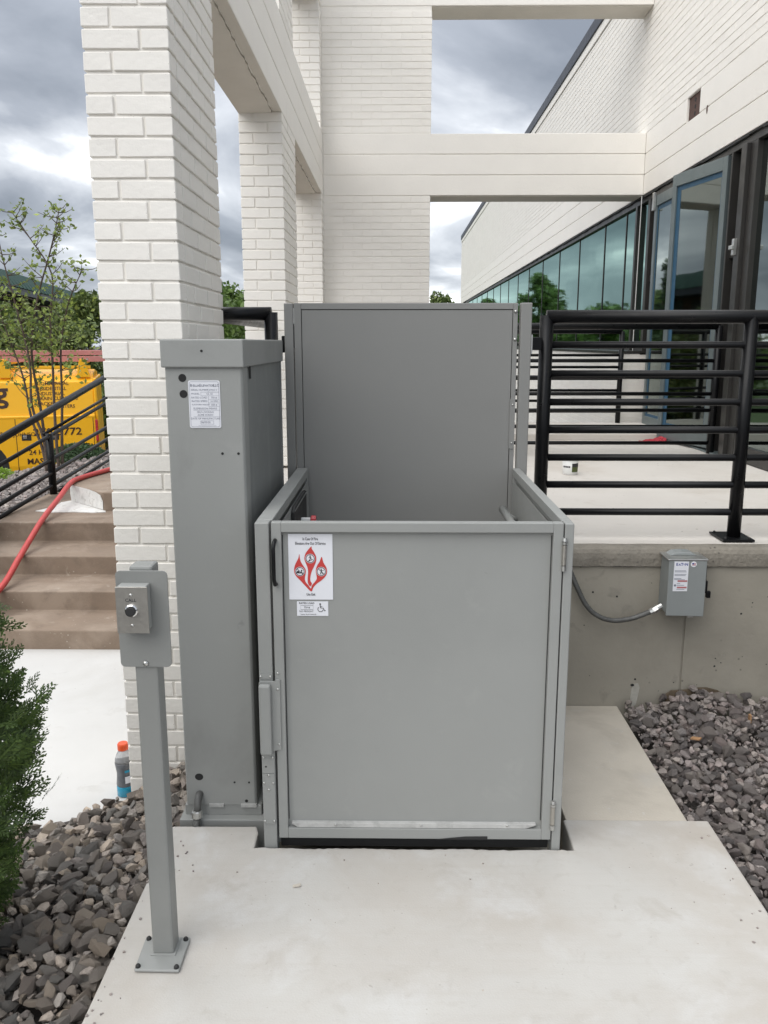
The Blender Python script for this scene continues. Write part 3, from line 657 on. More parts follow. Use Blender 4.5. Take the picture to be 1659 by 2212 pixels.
m = MB(); m.box(-0.7285, -0.4695, 2.629, 3.56, 1.545, 1.632); put('cap', m, 'tower', tw, bevel=0.004)
m = MB(); m.box(-0.60, -0.598, 2.6278, 2.6285, 1.59, 1.60); 
m = MB(); m.box(-0.74, -0.44, 2.612, 3.55, -0.16, 0.006); m.box(-0.727, -0.46, 2.645, 3.53, 0.004, 0.044); put('base_channel', m, 'tower', tw, bevel=0.003)
pl = MB(); pl.box(-0.64, -0.59, 2.6355, 2.6445, 0.040, 0.052); pl.box(-0.53, -0.476, 2.6355, 2.6445, 0.040, 0.052); put('weld_tab', pl, 'dusty', tw)
def hole_disc(x, z, r, y, par, name='cable_hole', sx=1.0):
    d = MB(); d.prism([(x + r * sx * math.cos(2 * math.pi * k / 18), z + r * math.sin(2 * math.pi * k / 18)) for k in range(18)], y, y + 0.004, axis='y'); return put(name, d, 'hole', par)
for x, z, r in ((-0.665, 1.513, 0.0125), (-0.6635, 1.463, 0.0125), (-0.548, 1.275, 0.0042), (-0.497, 1.275, 0.0042), (-0.55, 0.132, 0.0035), (-0.5, 0.132, 0.0035), (-0.511, 0.032 + 0.03, 0.0055)):
    hole_disc(x, z, r, 2.6392, tw)
hole_disc(-0.672, 0.152, 0.0125, 2.6392, tw, sx=1.15); hole_disc(-0.599, 1.596, 0.004, 2.6282, tw, 'screw_hole')
# slot under the cap on the side
m = MB(); m.box(-0.4752, -0.4735, 2.765, 2.785, 1.505, 1.545); put('slot', m, 'hole', tw)
cd = MB(); cd.tube([(-0.672, 2.66, 0.088), (-0.672, 2.622, 0.088), (-0.6725, 2.608, 0.078), (-0.673, 2.603, 0.06), (-0.674, 2.601, 0.045)], 0.0125, 12)
put('conduit_elbow', cd, 'galv', tw, smooth=True)
cd = MB(); cd.lathe([(0.016, 0), (0.0185, 0.003), (0.0185, 0.024), (0.016, 0.028)], -0.675, 2.6, 0.022, 12); put('conduit_nut', cd, 'zinc', tw)
cd = MB(); cd.tube([(-0.675, 2.6, 0.024), (-0.677, 2.595, 0.005), (-0.681, 2.578, -0.02)], [0.0125, 0.0125, 0.0135], 12); put('conduit_tail', cd, 'galv', tw, smooth=True)
# data plate
dp = plate('data_plate', -0.6475, -0.548, 1.3565, 1.5055, 2.6380, 2.6396, 'white', tw, r=0.006)
X0, X1, Z0, Z1 = -0.6475, -0.548, 1.3565, 1.5055
def dpu(u, v): return X0 + (u - 140) / (1370 - 140) * (X1 - X0), Z1 - (v - 150) / (1990 - 150) * (Z1 - Z0)
L_ = []
for t_, u, v, s_, al, bo in (('B', 215, 345, 0.0112, 'LEFT', .02), ('ELLA', 318, 352, 0.0094, 'LEFT', .02), ('E', 572, 345, 0.0112, 'LEFT', .02), ('LEVATOR', 655, 352, 0.0094, 'LEFT', .02), ('LLC', 1110, 345, 0.0112, 'LEFT', .02), ('SERIAL NUMBER', 235, 515, 0.0077, 'LEFT', 0), ('27065-V', 940, 515, 0.0077, 'LEFT', 0), ('MODEL', 245, 665, 0.0080, 'LEFT', 0), ('UL 42', 960, 670, 0.0080, 'CENTER', 0), ('RATED LOAD', 245, 812, 0.0082, 'LEFT', 0), ('750 #', 1125, 812, 0.0080, 'CENTER', 0), ('RATED SPEED', 250, 950, 0.0082, 'LEFT', 0), ('10 FPM', 1125, 955, 0.0080, 'CENTER', 0), ('PLATFORM WEIGHT', 255, 1085, 0.0063, 'LEFT', 0), ('500 #', 1125, 1090, 0.0080, 'CENTER', 0), ('SUSPENSION MEANS', 770, 1235, 0.0082, 'CENTER', 0), ('SELF-LOCKING', 770, 1375, 0.0080, 'CENTER', 0), ('ACME SCREW', 770, 1485, 0.0080, 'CENTER', 0), ('DATE OF MANUFACTURE', 770, 1625, 0.0080, 'CENTER', 0), ('06/05/20', 770, 1770, 0.0084, 'CENTER', 0)):
    x, z = dpu(u, v); L_.append((t_, x, z, s_, al, bo))
line_by_line(L_, 'greyink', dp, (0, 2.6374, 0))
gl = MB(); stroke(gl, rrect(X0 + 0.004, X1 - 0.004, Z0 + 0.004, Z1 - 0.004, 0.006), 0.0008, closed=True)
for u0, u1, v in ((910, 1330, 595), (620, 1330, 600), (620, 1330, 740), (910, 1330, 880), (910, 1330, 1015), (910, 1330, 1150), (300, 1350, 1300), (300, 1350, 1548), (570, 1080, 1705), (570, 1080, 1840), (480, 1180, 1900)):
    a = dpu(u0, v); b = dpu(u1, v); stroke(gl, [a, b], 0.0006)
for u, v0, v1 in ((625, 600, 740), (912, 740, 1150), (570, 1705, 1840), (1080, 1705, 1840), (912, 450, 595)):
    stroke(gl, [dpu(u, v0), dpu(u, v1)], 0.0006)
put('ruled_lines', gl, 'greyink', dp, loc=(0, 2.6374, 0))

# ------------------------------------------------------------------ lift platform with its lower gate
lp = thing('lift_platform', (0.06, 3.0, 0.0), 'open grey lift platform with a solid lower gate bearing a fire notice', 'wheelchair lift')
def gatepost(x0, x1, y0, y1, z0, z1, n='gate_post'):
    q = MB(); q.box(x0, x1, y0, y1, z0, z1); return put(n, q, 'lift', lp, bevel=0.003)
ZT = 1.087
lpost = gatepost(-0.4245, -0.3815, 2.470, 2.515, -0.15, ZT - 0.001)
rpost = gatepost(0.5155, 0.5435, 2.470, 2.515, -0.15, ZT - 0.001)
q = MB(); q.box(-0.4245, -0.376, 2.517, 3.60, 0.03, 0.05); q.box(-0.4245, -0.376, 2.517, 2.57, 0.05, ZT); q.box(-0.4245, -0.376, 3.56, 3.605, 0.05, ZT); q.box(-0.4245, -0.376, 2.57, 3.56, ZT - 0.035, ZT); q.box(-0.418, -0.392, 2.57, 3.56, 0.05, ZT - 0.035)
sgl = put('side_guard', q, 'lift', lp, bevel=0.0025)
q = MB(); q.box(-0.3755, -0.3745, 2.60, 3.55, 0.06, ZT - 0.05); put('inner_panel', q, 'lift', sgl, bevel=0.001)
q = MB(); q.box(0.512, 0.5435, 2.517, 3.60, 0.03, 0.05); q.box(0.512, 0.5435, 2.517, 2.57, 0.05, ZT); q.box(0.512, 0.5435, 3.56, 3.605, 0.05, ZT); q.box(0.512, 0.5435, 2.57, 3.56, ZT - 0.035, ZT); q.box(0.522, 0.541, 2.57, 3.56, 0.05, ZT - 0.035)
sgr = put('side_guard', q, 'lift', lp, bevel=0.0025)
q = MB(); q.box(0.5105, 0.5118, 2.60, 3.55, 0.06, ZT - 0.05); put('inner_panel', q, 'lift', sgr, bevel=0.001)
q = MB(); q.box(-0.42, 0.54, 2.51, 3.59, -0.01, 0.028); put('deck', q, 'tower_side', lp)
# gate
gx0, gx1, gz0 = -0.3745, 0.5115, 0.030
q = MB()
ft = 0.030
q.box(gx0, gx0 + ft, 2.470, 2.502, gz0, ZT); q.box(gx1 - ft, gx1, 2.470, 2.502, gz0, ZT); q.box(gx0 + ft, gx1 - ft, 2.470, 2.502, ZT - ft, ZT); q.box(gx0 + ft, gx1 - ft, 2.470, 2.502, gz0, gz0 + 0.036)
gate = put('gate_frame', q, 'lift', lp, bevel=0.002)
q = MB(); q.box(gx0 + ft - 0.001, gx1 - ft + 0.001, 2.489, 2.4985, gz0 + 0.03, ZT - ft + 0.002); put('gate_panel', q, 'lift', gate)
q = MB(); q.prism([(gx0 + ft + 0.03, 0.067), (gx1 - ft - 0.05, 0.067), (gx1 - ft - 0.02, 0.078), (gx1 - ft - 0.018, 0.083), (gx0 + ft + 0.012, 0.083), (gx0 + ft + 0.012, 0.079)], 2.4735, 2.489, axis='y'); put('sill_strip', q, 'dusty', gate, bevel=0.001)
for x, z in ((gx0 + ft + 0.0015, 0.0), (gx1 - ft - 0.0025, 0.0)):
    q = MB(); q.box(x - 0.0008, x + 0.0012, 2.4868, 2.489, 0.09, ZT - ft - 0.012); put('panel_gap', q, 'hole', gate)
for k in range(3): screw(-0.19 + 0.28 * k, 2.4725, 0.078, gate)
q = MB(); q.box(-0.374, 0.51, 2.505, 2.55, -0.02, 0.026); put('toe_board', q, 'rubber', lp)
q = MB(); q.prism([(0.14, 0.030), (0.306, 0.030), (0.306, 0.0415), (0.235, 0.0405), (0.19, 0.036)], 2.4682, 2.4695, axis='y'); put('tape_scrap', q, 'rubber', gate)
# handle
q = MB(); q.tube([(-0.3625, 2.468, 1.033), (-0.3635, 2.452, 1.030), (-0.3655, 2.445, 1.012), (-0.3655, 2.445, 0.915), (-0.3635, 2.452, 0.897), (-0.3625, 2.468, 0.894)], 0.0062, 10); put('handle', q, 'black', gate, smooth=True)
# lock cover and plates on the strike side
q = MB(); q.prism([(-0.4255, 0.5), (-0.4255, 0.572), (-0.421, 0.578), (-0.374, 0.578), (-0.372, 0.584), (-0.3585, 0.584), (-0.3585, 0.345), (-0.371, 0.345), (-0.3745, 0.342), (-0.4255, 0.342)], 2.464, 2.4695, axis='y'); lk = put('lock_plate', q, 'lift', lpost, bevel=0.001)
q = MB(); v = [(-0.4245, 0.335, 0.566), (-0.3885, 0.335, 0.566)]
q.prism([(-0.424, 0.335), (-0.3865, 0.335), (-0.3865, 0.573), (-0.424, 0.573)], 2.442, 2.4635, axis='y'); put('lock_cover', q, 'lift', lpost, bevel=0.007)
q = MB(); q.prism(rrect(-0.4235, -0.3835, 0.586, 0.602, 0.003), 2.4665, 2.4695, axis='y'); put('upper_plate', q, 'lift', lpost)
for x in (-0.4185, -0.3885): screw(x, 2.466, 0.593, lpost)
for z in (0.603, 0.552, 0.365): screw(-0.3655, 2.4635 if z < 0.58 else 2.4695, z, gate)
q = MB(); q.prism(rrect(-0.4235, -0.3835, 0.262, 0.334, 0.004), 2.4672, 2.4695, axis='y'); put('middle_plate', q, 'lift', lpost)
q = MB(); q.prism(rrect(-0.4232, -0.3838, 0.083, 0.2605, 0.004), 2.4665, 2.4695, axis='y'); put('lower_plate', q, 'lift', lpost)
for x, z in ((-0.4185, 0.318), (-0.3885, 0.318), (-0.403, 0.256), (-0.4185, 0.228), (-0.3885, 0.228), (-0.403, 0.205), (-0.4185, 0.093), (-0.3885, 0.093)): screw(x, 2.466, z, lpost)
hole_disc(-0.411, 0.285, 0.003, 2.4668, lpost, 'screw_hole')
# hinges
for za, zb in ((0.940, 1.043), (0.070, 0.172)):
    q = MB(); q.tube([(0.5145, 2.4665, za + 0.018), (0.5145, 2.4665, zb - 0.022)], 0.0075, 12); h = put('hinge', q, 'steel', gate, smooth=False)
    q = MB(); q.tube([(0.5145, 2.4665, za), (0.5145, 2.4665, za + 0.016)], 0.0082, 12); q.tube([(0.5145, 2.4665, zb - 0.020), (0.5145, 2.4665, zb - 0.012)], 0.0085, 12); q.tube([(0.5145, 2.4665, zb - 0.010), (0.5145, 2.4665, zb)], [0.0085, 0.006], 12); put('hinge_pin', q, 'zinc', gate)
# control panel and grab bar inside
q = MB(); q.prism([(2.96, 0.90), (3.38, 0.90), (3.38, 1.025), (3.34, 1.035), (3.0, 1.035), (2.96, 1.02)], -0.372, -0.362, axis='x'); cp = put('control_panel', q, 'rubber', lp, bevel=0.002)
q = MB(); q.tube([(-0.362, 3.02, 0.962), (-0.342, 3.02, 0.962)], 0.012, 12); put('key_switch', q, 'chrome', cp)
q = MB(); q.tube([(-0.362, 3.18, 0.945), (-0.325, 3.18, 0.945)], 0.010, 12); put('button_stem', q, 'tub', cp)
q = MB(); q.tube([(-0.326, 3.18, 0.945), (-0.322, 3.18, 0.945), (-0.305, 3.18, 0.945)], [0.014, 0.018, 0.017], 14); put('emergency_stop_button', q, 'redknob', cp)
q = MB(); q.tube([(-0.361, 2.97, 1.02), (-0.357, 2.97, 1.028), (-0.357, 3.36, 1.028)], 0.002, 6); put('panel_trim', q, 'chrome', cp)
q = MB(); q.tube([(0.455, 2.62, 0.935), (0.455, 3.46, 0.935)], 0.016, 14); q.tube([(0.455, 2.75, 0.93), (0.51, 2.75, 0.90)], 0.009, 8); q.tube([(0.455, 3.40, 0.93), (0.51, 3.40, 0.90)], 0.009, 8); put('grab_bar', q, 'lift', lp, smooth=True)

# fire notice
NX0, NX1, NZ0, NZ1 = -0.3255, -0.1895, 0.8395, 1.0485
fn = plate('fire_notice', NX0, NX1, NZ0, NZ1, 2.4865, 2.4882, 'white', lp, r=0.0015)
def nu(u, v):
    t_ = (v - 160) / 1525.0
    return NX0 + (u - (162 + 42 * t_)) / 1020.0 * (NX1 - NX0), NZ1 - t_ * (NZ1 - NZ0)
def npoly(pts): return [(*[nu(u, v)[0]], 0, nu(u, v)[1]) for u, v in pts]
fl = MB()
def flame(pts):
    P = [nu(*p) for p in pts]; n = len(P); out = []
    for i in range(n):         # Catmull-Rom smoothing of the outline, corners kept where marked
        p0, p1, p2, p3 = P[i - 1], P[i], P[(i + 1) % n], P[(i + 2) % n]
        for s_ in (0, .33, .66):
            out.append(tuple(0.5 * (2 * p1[k] + (p2[k] - p0[k]) * s_ + (2 * p0[k] - 5 * p1[k] + 4 * p2[k] - p3[k]) * s_ ** 2 + (3 * p1[k] - p0[k] - 3 * p2[k] + p3[k]) * s_ ** 3) for k in (0, 1)))
    fl.poly([(x, 0, z) for x, z in out])
flame([(705, 445), (640, 510), (570, 610), (545, 720), (565, 800), (615, 920), (635, 1020), (628, 1150), (628, 1270), (655, 1340), (690, 1370), (725, 1310), (690, 1240), (690, 1150), (720, 1020), (775, 900), (815, 790), (818, 690), (775, 590), (715, 500)])
flame([(427, 620), (405, 720), (345, 840), (312, 950), (318, 1060), (370, 1150), (470, 1250), (590, 1380), (712, 1495), (760, 1400), (840, 1310), (960, 1220), (1050, 1120), (1075, 1020), (1050, 920), (985, 810), (945, 680), (900, 790), (840, 890), (812, 1000), (830, 1120), (838, 1190), (800, 1260), (725, 1350), (705, 1425), (640, 1340), (580, 1270), (560, 1180), (580, 1060), (575, 980), (520, 890), (465, 800), (440, 700)])
put('flame_print', fl, 'red', fn, loc=(0, 2.4858, 0))
wd = MB(); bk = MB(); kx = (NX1 - NX0) / 1020.0
CIR = [nu(680, 725), nu(447, 1025), nu(940, 1025)]
for cx, cz in CIR:
    disc(wd, cx, cz, 112 * kx); ring(bk, cx, cz, 95 * kx, 16 * kx)
put('roundel', wd, 'white', fn, loc=(0, 2.4854, 0))
def man(cx, cz, k, pts, w): stroke(bk, [(cx + a * k, cz + b * k) for a, b in pts], w * k)
cx, cz = CIR[0]; disc(bk, cx, cz + 60 * kx, 16 * kx); man(cx, cz, kx, [(-2, 45), (5, 5), (-5, -25), (-35, -62)], 20); man(cx, cz, kx, [(5, 5), (40, -15), (52, -30)], 14); man(cx, cz, kx, [(-2, 40), (-25, 20), (-40, 22)], 10); man(cx, cz, kx, [(0, 38), (30, 22)], 10); man(cx, cz, kx, [(-50, -68), (-20, -60), (0, -45), (25, -40), (55, -12)], 12)
cx, cz = CIR[1]; disc(bk, cx - 45 * kx, cz - 12 * kx, 30 * kx); disc(bk, cx + 40 * kx, cz + 25 * kx, 18 * kx); man(cx, cz, kx, [(35, 10), (45, -25), (60, -50)], 20); man(cx, cz, kx, [(-62, 62), (62, -62)], 16); man(cx, cz, kx, [(-80, -28), (20, -35)], 26)
cx, cz = CIR[2]; disc(bk, cx - 2 * kx, cz + 55 * kx, 15 * kx); man(cx, cz, kx, [(0, 40), (5, -5), (-15, -35), (-10, -68)], 22); man(cx, cz, kx, [(5, -5), (28, -35), (30, -66)], 14); man(cx, cz, kx, [(0, 30), (40, 20), (55, 40)], 12); man(cx, cz, kx, [(-62, 62), (62, -62)], 16)
put('pictogram', bk, 'ink', fn, loc=(0, 2.4850, 0))
a = nu(675, 275); b = nu(680, 378); c = nu(705, 1562)
line_by_line([('In Case Of Fire', a[0], a[1], 0.0122, 'CENTER', .012, 0.62), ('Elevators Are Out Of Service', b[0], b[1], 0.0122, 'CENTER', .012, 0.64), ('Use Exit', c[0], c[1], 0.0122, 'CENTER', .012, 0.66)], 'ink', fn, (0, 2.4854, 0))
rl = plate('load_sticker', -0.3025, -0.2050, 0.7865, 0.8335, 2.4868, 2.4882, 'white', lp, r=0.001)
lw_ = MB(); X0r, X1r, Z0r, Z1r = -0.3025, -0.2050, 0.7865, 0.8335
def ru(u, v): return X0r + (u - 365) / 737.0 * (X1r - X0r), Z1r - (v - 1725) / 345.0 * (Z1r - Z0r)
k_ = (X1r - X0r) / 737.0
stroke(lw_, [ru(452, 1820), ru(750, 1820), ru(750, 1915), ru(452, 1915)], 7 * k_, closed=True)
hx_, hz_ = ru(912, 1787); disc(lw_, hx_, hz_, 20 * k_)
stroke(lw_, [ru(912, 1810), ru(918, 1880), ru(985, 1882), ru(1015, 1950), ru(1042, 1938)], 18 * k_); stroke(lw_, [ru(915, 1848), ru(965, 1848)], 14 * k_)
hx_, hz_ = ru(920, 1908); ring(lw_, hx_, hz_, 62 * k_, 15 * k_, a0=130, a1=350)
put('wheelchair_symbol', lw_, 'ink', rl, loc=(0, 2.4862, 0))
LL = []
for t_, u, v, s_, al, bo in (('RATED LOAD', 415, 1768, 0.0078, 'LEFT', .02), ('750 #', 600, 1868, 0.0080, 'CENTER', 0.01), ('NO FREIGHT', 415, 1962, 0.0078, 'LEFT', .0), ('Capacity Tag As Required By', 445, 2030, 0.0042, 'LEFT', 0.02)):
    x, z = ru(u, v); LL.append((t_, x, z, s_, al, bo))
line_by_line(LL, 'ink', rl, (0, 2.4862, 0))

# ------------------------------------------------------------------ landing gate (upper)
lg = thing('landing_gate', (0.05, 3.64, 0.74), 'tall plain grey landing gate at the terrace edge', 'gate')
q = MB(); gy0, gy1 = 3.62, 3.655; a0, a1, zb, zt = -0.4265, 0.518, 0.765, 1.785
q.box(a0, a0 + 0.030, gy0, gy1, zb, zt); q.box(a1 - 0.020, a1, gy0, gy1, zb, zt); q.box(a0 + 0.03, a1 - 0.02, gy0, gy1, zt - 0.026, zt); q.box(a0 + 0.03, a1 - 0.02, gy0, gy1, zb, zb + 0.04)
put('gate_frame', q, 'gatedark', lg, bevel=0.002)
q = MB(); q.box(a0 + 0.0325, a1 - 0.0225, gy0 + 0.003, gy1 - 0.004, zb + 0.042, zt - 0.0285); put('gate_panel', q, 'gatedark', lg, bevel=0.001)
q = MB(); q.box(a0 + 0.029, a1 - 0.019, gy0 + 0.012, gy1 - 0.01, zb + 0.039, zt - 0.025); put('panel_gap', q, 'hole', lg)
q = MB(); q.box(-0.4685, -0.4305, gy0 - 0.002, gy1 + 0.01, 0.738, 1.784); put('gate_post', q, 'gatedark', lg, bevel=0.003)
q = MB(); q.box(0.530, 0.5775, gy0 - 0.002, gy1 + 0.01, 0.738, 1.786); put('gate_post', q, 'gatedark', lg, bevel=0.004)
for z in (1.750, 1.635): screw(0.508, gy0 - 0.0005, z, lg, BIGSCREW, 'bolt')
for z in (1.36, 1.195): screw(0.506, gy0 - 0.0045, z, lg)
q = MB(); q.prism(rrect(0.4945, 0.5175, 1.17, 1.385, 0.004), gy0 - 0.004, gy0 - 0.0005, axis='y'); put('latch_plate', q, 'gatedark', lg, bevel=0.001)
for z0_, z1_ in ((1.70, 1.765), (1.60, 1.69)):
    q = MB(); q.tube([(-0.4285, gy0 + 0.004, z0_), (-0.4285, gy0 + 0.004, z1_)], 0.0032, 8); put('hinge_pin', q, 'zinc' if z0_ > 1.65 else 'rubber', lg)
q = MB(); q.prism(rrect(0.5785, 0.5835, 1.575, 1.655, 0.002), 3.625, 3.66, axis='y'); put('mounting_plate', q, 'zinc', lg)
q = MB(); q.box(-0.482, -0.4695, 3.625, 3.66, 1.58, 1.65); put('mounting_plate', q, 'black', lg, bevel=0.002)

# ------------------------------------------------------------------ black railings
def rail_set(label, group, horiz, posts, zrails, rr, ztop, rtop, rp, y=None, x=None, plates=(), base=None, post_top=None):
    """straight level guard rail along x (y given) or along y (x given)"""
    a, b = horiz
    P = (lambda s, z: (s, y, z)) if y is not None else (lambda s, z: (x, s, z))
    t = thing('guard_rail', P((a + b) / 2, base), label, 'railing', group)
    q = MB(); q.tube([P(a, ztop), P(b, ztop)], rtop, 14); put('top_rail', q, 'black', t, smooth=True)
    for z in zrails:
        q = MB(); q.tube([P(posts[0], z), P(b, z)], rr, 10); put('rail', q, 'black', t, smooth=True)
    for s in posts:
        q = MB(); q.tube([P(s, base + 0.004), P(s, ztop + (rtop * 0.2))], rp, 14); put('post', q, 'black', t, smooth=True)
    for s in plates:
        q = MB(); px_, py_, _ = P(s, 0); q.box(px_ - 0.075, px_ + 0.068, py_ - 0.075, py_ + 0.10, base + 0.004, base + 0.014); pp = put('base_plate', q, 'black', t, bevel=0.002)
        for dx, dy in ((-0.058, 0.08), (0.05, 0.08), (0.05, -0.055), (-0.058, -0.055)): screw(px_ + dx, py_ + dy, base + 0.014, pp, BLACKBOLT, 'anchor_bolt', (0, 0, 0))
    return t
zr = [1.612, 1.487, 1.362, 1.238, 1.114, 0.990, 0.864]
GR = 'black pipe guard rails on the terrace'
r1 = rail_set('nearest black pipe guard rail right of the landing gate', GR, (0.664, 2.56), (0.664, 1.556, 2.50), zr, 0.0162, 1.732, 0.030, 0.030, y=3.76, plates=(1.556,), base=0.737)
q = MB(); q.box(0.584, 0.64, 3.72, 3.745, 1.59, 1.645); put('bracket', q, 'black', r1, bevel=0.003)
rail_set('second black guard rail crossing in front of the glass doors', GR, (-0.2, 2.565), (-0.18, 2.565), [1.613, 1.482, 1.352, 1.22, 1.088, 0.957, 0.824], 0.0155, 1.75, 0.027, 0.030, y=6.8, base=0.737)
rail_set('farthest black guard rail in front of the white knee wall', GR, (-0.5, 2.33), (-0.5, 1.0, 2.33), [1.613, 1.497, 1.376, 1.257, 1.138, 1.03, 0.92], 0.0145, 1.735, 0.024, 0.026, y=8.79, base=0.80)
r4 = rail_set('short black guard rail corner between lift tower and pillar', GR, (-0.90, -0.548), (-0.55, -0.90), [1.60, 1.47, 1.34, 1.21, 1.08, 0.95, 0.84], 0.0155, 1.747, 0.030, 0.030, y=3.80, base=0.737)
q = MB(); q.tube([(-0.90, 3.80, 1.750), (-0.90, 5.9, 1.750)], 0.030, 12); put('top_rail', q, 'black', r4, smooth=True)
for z in (1.60, 1.47, 1.34, 1.21): q = MB(); q.tube([(-0.90, 3.80, z), (-0.90, 5.9, z)], 0.0125, 10); put('rail', q, 'black', r4, smooth=True)
# sloping stair railing at the left
sr = thing('stair_railing', (-2.96, 7.2, 0.33), 'sloping black stair railing beside the gravel and yellow van', 'railing')
def slope_rail(n_, za, zb, r, ya=5.2, yb=9.4, x=-2.955, y0=6.16, y1=8.56):
    s = (zb - za) / (y1 - y0); q = MB(); q.tube([(x, ya, za + s * (ya - y0)), (x, yb, za + s * (yb - y0))], r, 12); put(n_, q, 'black', sr, smooth=True)
slope_rail('handrail', 0.905, 1.268, 0.030)
for za, zb in ((0.723, 1.016), (0.545, 0.773), (0.44, 0.653), (0.345, 0.523)): slope_rail('rail', za, zb, 0.017)
slope_rail('rail', 0.735, 1.042, 0.014, ya=7.10, x=-3.0); slope_rail('rail', 0.27, 0.435, 0.015, ya=7.2)
for y_, z0_, z1_ in ((7.10, 0.334, 0.86), (9.35, 0.34, 1.36), (5.25, 0.07, 0.80)):
    q = MB(); q.tube([(-2.955, y_, z0_), (-2.955, y_, z1_)], 0.032, 12); put('post', q, 'black', sr, smooth=True)

# ------------------------------------------------------------------ call station
cs = thing('call_station', (-0.617, 1.985, 0.0), 'grey post with a steel call button box on a rounded backing plate', 'call post')
q = MB(); q.prism([(-0.6795, 1.901), (-0.561, 1.899), (-0.5605, 2.026), (-0.684, 2.027)], 0.003, 0.0105); bp = put('base_plate', q, 'lift', cs, bevel=0.003)
for x, y in ((-0.672, 1.912), (-0.570, 1.910), (-0.571, 2.015), (-0.673, 2.016)): screw(x, y, 0.0105, bp, BLACKBOLT, 'anchor_bolt', (0, 0, 0))
q = MB(); q.box(-0.6465, -0.589, 1.958, 2.0155, 0.0105, 1.088); put('post', q, 'postgrey', cs, bevel=0.006)
q = MB(); q.box(-0.651, -0.584, 1.952, 2.020, 0.0105, 0.0135); put('weld_bead', q, 'lift', cs, bevel=0.001)
q = MB(); q.prism(rrect(-0.679, -0.552, 0.8305, 1.078, 0.012), 1.953, 1.9575, axis='y'); bpl = put('backing_plate', q, 'postgrey', cs, bevel=0.001)
screw(-0.6165, 1.953, 0.8405, bpl, BIGSCREW, 'bolt')
q = MB(); q.box(-0.665, -0.5945, 1.918, 1.9525, 0.9365, 1.049); cb = put('button_box', q, 'tower', cs, bevel=0.003)
q = MB(); q.box(-0.668, -0.591, 1.9135, 1.9175, 0.9325, 1.0485); fp = put('face_plate', q, 'steel', cs, bevel=0.0008)
for z in (0.953, 1.029): screw(-0.6305, 1.9133, z, fp)
q = MB(); q.tube([(-0.6305, 1.9134, 0.9905), (-0.6305, 1.909, 0.9905), (-0.6305, 1.907, 0.9905)], [0.0155, 0.0155, 0.0125], 20); put('bezel', q, 'chrome', fp, smooth=False)
q = MB(); q.tube([(-0.6305, 1.908, 0.9905), (-0.6305, 1.900, 0.9905), (-0.6305, 1.8985, 0.9905)], [0.0118, 0.0118, 0.0095], 20); put('call_button', q, 'rubber', fp)
put('lettering', letters([('CALL', -0.6315, 1.0155, 0.0115, 'CENTER', 0.012)]), 'ink', fp, loc=(0, 1.9131, 0))
hole_disc(-0.629, 1.0425, 0.0001, 1.94, cb, 'screw_hole')

# ------------------------------------------------------------------ disconnect switch box and its conduit
db = thing('disconnect_box', (1.25, 3.53, 0.468), 'grey electrical disconnect box mounted on the concrete wall', 'switch box')
q = MB(); q.box(1.178, 1.325, 3.477, 3.594, 0.470, 0.712); put('enclosure', q, 'box', db, bevel=0.003)
q = MB(); q.prism([(1.1725, 0.466), (1.3335, 0.463), (1.333, 0.716), (1.171, 0.716)], 3.463, 3.4765, axis='y'); cv = put('cover', q, 'box', db, bevel=0.003)
q = MB(); q.box(1.166, 1.336, 3.460, 3.594, 0.7125, 0.7195); put('drip_cap', q, 'zinc', db, bevel=0.002)
q = MB(); q.prism([(1.19, 0.719), (1.215, 0.732), (1.25, 0.735), (1.285, 0.733), (1.31, 0.719)], 3.52, 3.585, axis='y'); put('knockout_hub', q, 'box', db, bevel=0.004)
es = plate('rating_sticker', 1.193, 1.2545, 0.577, 0.7085, 3.4615, 3.4628, 'white', db, r=0.001)
put('lettering', letters([('E', 1.2005, 0.6955, 0.0165, 'LEFT', .03), ('A', 1.2110, 0.6945, 0.0135, 'LEFT', .03), ('T', 1.2205, 0.6955, 0.0165, 'LEFT', .03), ('O', 1.2305, 0.6955, 0.009, 'LEFT', .03), ('N', 1.2385, 0.6955, 0.0165, 'LEFT', .03)]), 'blue', es, loc=(0, 3.461, 0))
q = MB()
for k, (z, w) in enumerate(((0.668, .048), (0.663, .05), (0.652, .05), (0.647, .047), (0.634, .03), (0.629, .045), (0.611, .02), (0.604, .038), (0.586, .04))):
    stroke(q, [(1.1965 + (0.012 if k > 5 else 0), z), (1.1965 + w + (0.006 if k > 5 else 0), z)], 0.0022)
disc(q, 1.2015, 0.603, 0.005)
put('fine_print', q, 'greyink', es, loc=(0, 3.461, 0))
q = MB(); stroke(q, [(1.211, 0.6225), (1.2525, 0.6225)], 0.007); stroke(q, [(1.210, 0.594), (1.2515, 0.594)], 0.007); put('warning_bars', q, 'pink', es, loc=(0, 3.4608, 0))
q = MB(); q.prism([(1.2755 + 0.0125 * math.cos(2 * math.pi * k / 20), 0.6965 + 0.0125 * math.sin(2 * math.pi * k / 20)) for k in range(20)], 3.4615, 3.4628, axis='y'); fs = put('flag_sticker', q, 'white', db)
q = MB()
for k in range(4): stroke(q, [(1.268, 0.7015 - k * 0.0032), (1.2845, 0.7015 - k * 0.0032)], 0.0016)
put('stripes', q, 'pink', fs, loc=(0, 3.461, 0))
q = MB(); q.quad((1.268, 0, 0.6965), (1.2755, 0, 0.6965), (1.2755, 0, 0.7025), (1.268, 0, 0.7025)); put('canton', q, 'blue', fs, loc=(0, 3.4606, 0))
q = MB(); q.box(1.3345, 1.345, 3.49, 3.53, 0.60, 0.682); q.box(1.3265, 1.3345, 3.50, 3.52, 0.61, 0.66); q.box(1.337, 1.352, 3.488, 3.508, 0.560, 0.615); q.box(1.350, 1.368, 3.488, 3.506, 0.538, 0.568); put('switch_handle', q, 'black', db, bevel=0.003)
